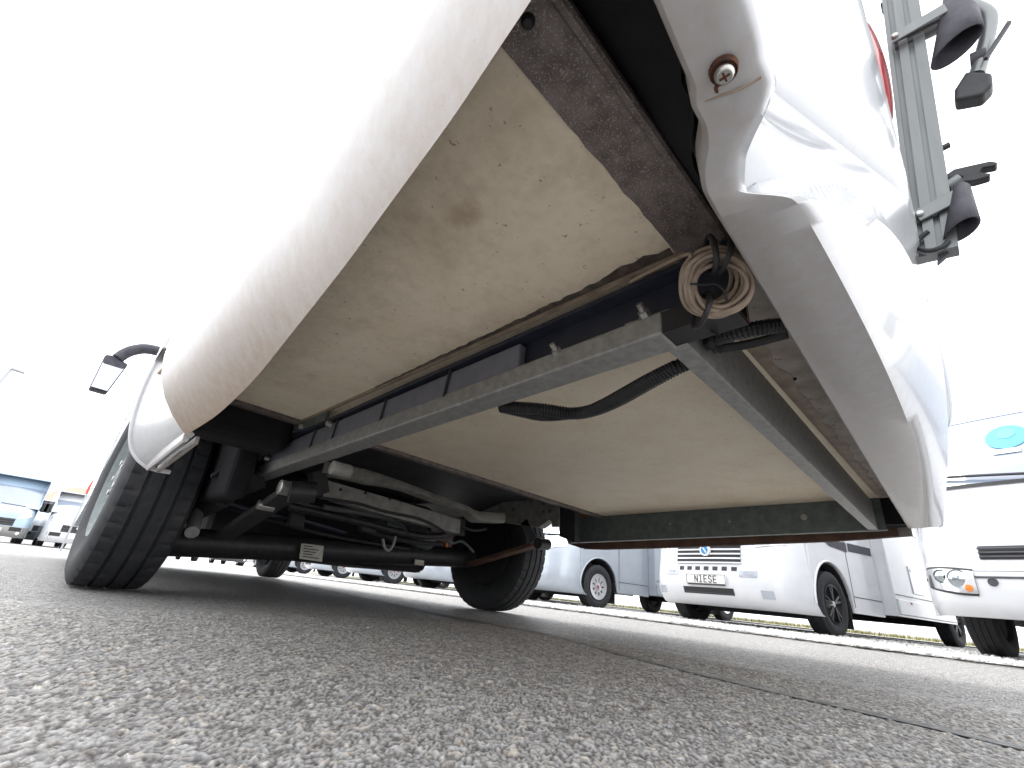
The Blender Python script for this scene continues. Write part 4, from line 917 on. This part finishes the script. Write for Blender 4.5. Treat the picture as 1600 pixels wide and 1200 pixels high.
        bd = MB().lathe([(0, 0), (0, .052), (-.01, .054)], Vector((fx(0, .83) + .045, 0, .83)), 'x', 28).make('badge', 'badge_blue', t, 40)
        MB().lathe([(.002, .048), (.006, .056), (.003, .068), (-.03, .070)], Vector((fx(0, .83) + .042, 0, .83)), 'x', 28).make('badge_ring', 'plate_white', bd, 40)
        xx = fx(0, .83) + .0465
        MB().beam((xx, .022, .80), (xx, -.018, .86), .014, .002, up=(1, 0, 0)).make('badge_mark', 'plate_white', bd)
        MB().prism([(-.56, 1.001, .98), (-.10, 1.001, 1.00), (.05, 1.001, 1.05), (-.56, 1.001, 1.10)], (0, .003, 0)).make('dark_decal', 'grey_rubber', t)
        MB().prism([(-1.30, 1.001, 1.02), (-.62, 1.001, 1.0), (-.62, 1.001, 1.10), (-1.30, 1.001, 1.12)], (0, .003, 0)).make('dark_decal', 'grey_rubber', t)
    else:
        x = fx(.1, .49) + .02; bevel(MB().box((x - .012, -.27, .435), (x, .27, .55)).make('number_plate', 'plate_white', t), .006)
        MB().lathe([(0, 0), (0, .05), (-.01, .06)], Vector((fx(0, .83) + .04, 0, .83)), 'x', 24).make('badge', 'lens_red', t, 40)
    return t
def copy_tree(o, parent=None):
    c = o.copy(); COL.objects.link(c); c.parent = parent
    if parent: c.matrix_parent_inverse = o.matrix_parent_inverse.copy()
    for ch in list(o.children): copy_tree(ch, c)
    return c
niese = camper('parked_motorhome', (7.02, 2.31, 0), math.pi - .20, 'white motorhome with number plate NIESE, blue round badge and black alloy wheels', 'white_paint', 'black', True)
fiat = camper('parked_motorhome', (7.42, 5.84, 0), math.pi - .15, 'pale silver motorhome with silver wheel covers, next to the one with plate NIESE', 'silver_paint', 'silver', False)
for k, (x, y) in enumerate(((7.7, 9.5), (8.1, 13.2), (8.5, 17.0), (8.9, 21.0))):
    c = copy_tree(fiat); c.location = (x, y, 0); c['label'] = 'pale motorhome, %s in the gravel row counting from the NIESE plate, glimpsed beneath the axle' % ('third', 'fourth', 'fifth', 'sixth')[k]; c['group'] = 'motorhomes further down the gravel row'
# ---- coach-built motorhome with a large windscreen, standing nearest on the right
def aclass(loc, rz):
    t = empty('coach_motorhome', loc, 'white motorhome with tall windscreen, blue round sticker and large headlamp', 'motorhome', 'motorhomes parked on the gravel', rz)
    def ax_(y, z):
        a = min(1, abs(y) / 1.14)
        return interp(z, [.28, .34, .45, .62, .80, 1.0, 1.3, 1.5, 2.0, 2.3, 2.45], [.98, 1.06, 1.08, 1.07, 1.02, .98, .90, .72, .24, -.08, -.5]) - .13 * a ** 2 - .42 * a ** 10
    ya = np.concatenate([np.linspace(-1.14, -.95, 12), np.linspace(-.9, .9, 13), np.linspace(.95, 1.14, 12)])
    def band(z0, z1, n, off=0, sub=ya): return MB().grid([[Vector((ax_(y, z) + off, y, z)) for y in sub] for z in np.linspace(z0, z1, n)])
    band(.60, 1.27, 9).make('front_panel', 'white_paint', t, 45)
    bu = band(.28, .595, 7, .012).make('front_bumper', 'white_paint', t, 45)
    band(.545, .56, 2, .018).make('bumper_seam', 'underfloor_grey', bu)
    gl = band(1.27, 2.28, 10).make('windscreen', 'sky_sheen_glass', t, 45)
    band(2.02, 2.28, 3, .004).make('sun_band', 'lavender', gl, 45)
    band(2.28, 2.45, 4).make('front_cap', 'lavender', t, 45)
    band(1.25, 1.28, 2, .010).make('screen_trim', 'black_trim', gl, 45)
    for y0 in (.75, -.15):
        MB().tube([Vector((ax_(y, 1.30 + .012 * i) + .03, y, 1.30 + .012 * i)) for i, y in enumerate(np.linspace(y0, y0 - .75, 8))], .012, 6).make('wiper', 'black_trim', t)
    # blue round sticker low in the screen corner (towards the gap)
    for rr, m, dz, of in ((.135, 'sticker_cyan', 0, .008), (.06, 'badge_blue', .035, .011)):
        c = (-.36, 1.74 + dz); rows = [[Vector((ax_(c[0] + q * rr * math.cos(a), c[1] + q * rr * math.sin(a)) + of, c[0] + q * rr * math.cos(a), c[1] + q * rr * math.sin(a))) for a in np.linspace(0, 2 * math.pi, 24, endpoint=False)] for q in (.02, 1)]
        MB().grid(rows, True).make('sticker', m, gl)
    MB().grid([[Vector((ax_(y, z) + .012, y, z)) for y in np.linspace(-.45, -.28, 6)] for z in (1.55, 1.60)]).make('sticker', 'plate_white', gl)
    for s in (-1, 1):
        hy = [s * v for v in np.linspace(.72, 1.07, 12)]
        def hl(z0, z1, off): return MB().grid([[Vector((ax_(y, lerp(z0, z1, f)) + off, y, lerp(z0 + .06 * (i / 11) ** 2, z1 - .05 * (1 - i / 11) - .02 * (i / 11) ** 2, f))) for i, y in enumerate(hy)] for f in np.linspace(0, 1, 6)])
        h = hl(.42, .66, .016).make('headlamp', 'black_trim', t, 50)
        hl(.435, .645, .021).make('lamp_lens', 'reflector', h, 50)
        for yy, zz, rr in ((.82, .54, .060), (.93, .56, .045)):
            MB().lathe([(.03, 0), (.024, rr * .5), (.006, rr), (.012, rr * 1.12), (-.01, rr * 1.2)], Vector((ax_(yy, zz) + .018, s * yy, zz)), 'x', 22).make('lamp_bowl', 'mirror_glass', h, 40)
        MB().lathe([(.012, 0), (.008, .022), (-.005, .028)], Vector((ax_(.77, .48) + .024, s * .765, .475)), 'x', 14).make('indicator', 'lens_amber', h, 40)
        MB().lathe([(.004, 0), (.004, .022), (.010, .026), (0, .03)], Vector((ax_(.6, .52) + .014, s * .62, .52)), 'x', 14).make('tow_cap', 'underfloor_grey', t, 40)
        ar = [(.47 * math.cos(a), .35 + .47 * math.sin(a)) for a in np.linspace(.10, math.pi - .12, 18)]
        pol = [(.52, .28), (ar[0][0], .32)] + ar + [(-.5, .30), (-5.6, .34), (-5.6, 2.42), (-.62, 2.42), (-.2, 2.2), (.52, 1.3)]
        MB().prism([(x, s * 1.12, z) for x, z in pol], (0, s * .02, 0)).make('flank', 'white_paint', t)
        bg_wheel(t, (0, s * .92), s, 'silver'); bg_wheel(t, (-4.2, s * .95), s, 'silver')
        MB().box((-2.8, s * 1.141, 1.3), (-1.6, s * 1.15, 1.9)).make('side_window', 'window_glass', t)
        bevel(MB().box((.62, s * 1.35 - .1, 1.5), (.74, s * 1.35 + .1, 2.0)).make('mirror', 'black_trim', t), .03)
        MB().tube([(.55, s * 1.1, 2.1), (.66, s * 1.35, 1.98)], .03, 8).make('mirror_arm', 'black_trim', t)
    band(.68, .78, 3, .006, np.linspace(-.66, .66, 12)).make('grille', 'black_trim', t, 45)
    for k in range(3): MB().tube([Vector((ax_(y, .70) + .012, y, .70 + .03 * k)) for y in np.linspace(-.66, .66, 12)], .008, 6).make('grille_bar', 'underfloor_grey', t, 50)
    MB().box((-5.6, -1.1, 2.41), (-.55, 1.1, 2.45)).make('roof', 'white_paint', t)
    MB().box((-5.62, -1.13, .36), (-5.59, 1.13, 2.43)).make('rear_wall', 'white_paint', t)
    MB().box((-5.5, -1.0, .32), (.7, 1.0, .42)).make('underbody', 'under_dark', t)
    return t
aclass((6.0, -.83, 0), math.pi - .19)
# ---- vans across the yard
def van(loc, rz, label, paint, H=2.5, bumper='underfloor_grey', name='parked_van'):
    t = empty(name, loc, label, 'van', 'vans across the yard', rz)
    k = H / 2.5
    def vx(y, z):
        a = min(1, abs(y) / 1.0)
        return interp(z, [.2, .35, .6, .95, 1.15, 1.3], [.85, .95, .95, .90, .80, .58]) - .12 * a ** 2 - .4 * a ** 8
    ya = np.concatenate([np.linspace(-1, -.8, 7), np.linspace(-.7, .7, 9), np.linspace(.8, 1, 7)])
    g = lambda z0, z1, n, off=0, sub=ya: MB().grid([[Vector((vx(y, z) + off, y, z)) for y in sub] for z in np.linspace(z0, z1, n)])
    g(.2, .58, 5, .01).make('front_bumper', bumper, t, 45)
    g(.58, 1.3, 8).make('bonnet', paint, t, 45)
    def up(z0, z1, n, of=0): return MB().grid([[Vector((lerp(.58, -.35, (z - 1.3) / (2.05 * k - 1.3)) - .12 * y * y + of, y * lerp(.995, .985, (z - 1.3) / (2.5 * k - 1.3)), z)) for y in np.linspace(-1, 1, 15)] for z in np.linspace(z0, z1, n)])
    up(1.3, 2.05 * k, 5).make('windscreen', 'sky_sheen_glass', t, 45)
    up(2.05 * k, 2.42 * k, 4, .01).make('front_cap', paint, t, 45)
    gr = g(.60, .86, 3, .006, np.linspace(-.5, .5, 9)).make('grille', 'black_trim', t, 45)
    for q in range(3): MB().tube([Vector((vx(y, .66) + .014, y, .64 + .09 * q)) for y in np.linspace(-.5, .5, 9)], .014, 6).make('grille_slat', 'underfloor_grey', gr, 50)
    x = vx(0, .45) + .02
    MB().box((x, -.26, .38), (x + .01, .26, .5)).make('number_plate', 'plate_white', t)
    MB().lathe([(.006, 0), (.006, .07), (-.01, .075)], Vector((vx(0, .8) + .02, 0, .80)), 'x', 18).make('badge', 'slat_chrome', t)
    MB().tube([Vector((.64, .6, 1.34)), Vector((.62, -.1, 1.37))], .015, 6).make('wiper', 'black_trim', t)
    for s in (-1, 1):
        MB().grid([[Vector((vx(y, z) + .01, y, z + .14 * i / 5)) for i, y in enumerate(s * np.linspace(.56, .93, 6))] for z in (.86, 1.0)]).make('headlamp', 'reflector', t, 45)
        MB().lathe([(.01, 0), (.01, .06), (-.01, .07)], Vector((vx(.72, .36) + .012, s * .72, .36)), 'x', 14).make('fog_lamp', 'reflector', t)
        g(.42, .56, 2, .014, s * np.linspace(.45, .85, 5)).make('side_intake', 'black_trim', t)
        ar = [(.42 * math.cos(a), .34 + .42 * math.sin(a)) for a in np.linspace(.1, math.pi - .1, 12)]
        pol = [(.44, .25), (ar[0][0], .3)] + ar + [(-.44, .27), (-4.9, .3), (-4.9, 2.45 * k), (-.45, 2.45 * k), (.44, 1.3)]
        MB().prism([(x_, s * .98, z) for x_, z in pol], (0, s * .02, 0)).make('flank', paint, t)
        MB().box((-1.2, s * .999, 1.3), (-.3, s * 1.006, 1.85)).make('door_window', 'window_glass', t)
        bg_wheel(t, (0, s * .88), s, 'silver', .34); bg_wheel(t, (-3.8, s * .88), s, 'silver', .34)
        MB().tube([(.05, s * .98, 1.32), (.10, s * 1.15, 1.36)], .03, 8).make('mirror_arm', 'black_trim', t)
        bevel(MB().box((.02, s * 1.22 - .12, 1.25), (.14, s * 1.22 + .12, 1.62)).make('mirror', 'black_trim', t), .04)
    MB().box((-4.9, -.97, 2.42 * k), (-.40, .97, 2.46 * k)).make('roof', paint, t)
    MB().box((-4.92, -.98, .3), (-4.89, .98, 2.45 * k)).make('rear_wall', paint, t)
    MB().box((-4.8, -.9, .3), (.5, .9, .38)).make('underbody', 'under_dark', t)
    return t
HP = -math.pi / 2
def gx(u_, y): return PY(u_, 850, y).x
van((gx(-26, 27), 27, 0), HP, 'light blue panel van with dark grille across the yard', 'blue_paint', 2.55, 'galvanised')
van((gx(60, 33), 33, 0), HP, 'low white van with dark grille and pale plate, beside the light blue panel van', 'white_paint', 2.15, 'galvanised_dark')
van((gx(108, 27), 27, 0), HP, 'white van with pale front bumper, half hidden by the muddy rear tyre', 'white_paint', 2.25, 'white_paint')
v4 = van((4.2, 33, 0), HP, 'white van in the far row under the rear axle, first from the blue van', 'white_paint', 2.5, 'underfloor_grey')
for x, y, w_ in ((7.2, 34, 'second'), (10.2, 35, 'third'), (13.4, 36.5, 'fourth')):
    c = copy_tree(v4); c.location = (x, y, 0); c['label'] = 'white van in the far row under the rear axle, %s from the blue van' % w_
# ---- low building with a brown roof, street lamp, marker pole
bl = empty('building', (gx(84, 52), 52, 0), 'low white building with a tan pitched roof beyond the vans', 'building')
MB().box((-2.6, 0, 0), (3.6, 8, 3.1)).make('wall', 'wall_white', bl)
MB().add([(-3.1, -.6, 3.0), (4.1, -.6, 3.0), (4.1, 8.6, 3.0), (-3.1, 8.6, 3.0), (-.2, 4, 4.9), (2.2, 4, 4.9)], [(0, 1, 5, 4), (1, 2, 5), (2, 3, 4, 5), (3, 0, 4)]).make('roof', 'roof_tan', bl)
for k in range(2):
    w_ = MB().box((-1.8 + 2.8 * k, -.03, 1.0), (-.4 + 2.8 * k, .02, 2.2)).make('window', 'window_glass', bl)
    MB().box((-1.9 + 2.8 * k, -.06, .92), (-.3 + 2.8 * k, .01, 1.0)).make('sill', 'wall_white', w_)
tp = PY(-8, 606, 24); t2, t3 = PY(18, 576, 24), PY(39, 583, 24)
lm = empty('street_lamp', (tp.x, 24, 0), 'tall grey street lamp with a short bent arm against the white sky', 'street lamp')
MB().tube([(0, 0, 0), (0, 0, tp.z * .5), (0, 0, tp.z)], [.09, .07, .05], 10).make('pole', 'lamp_metal', lm, 60)
MB().tube([(0, 0, tp.z), (t2.x - tp.x, 0, t2.z)], .045, 8).make('arm', 'lamp_metal', lm, 60)
bevel(MB().beam(Vector((t2.x - tp.x, 0, t2.z)), Vector((t3.x - tp.x, 0, t3.z)), .22, .09).make('lamp_head', 'lamp_metal', lm), .03)
pb, pt = PY(131, 786, 14), PY(146, 751, 14)
mp_ = empty('marker_pole', (pt.x, 14, 0), 'thin grey pole with a red tip beside the white vans', 'pole')
MB().tube([(0, 0, 0), (0, 0, pt.z - .3)], .018, 8).make('pole', 'lamp_metal', mp_, 60)
MB().tube([(0, 0, pt.z - .3), (0, 0, pt.z - .15), (0, 0, pt.z)], [.03, .045, .02], 8).make('red_tip', 'post_red', mp_, 60)
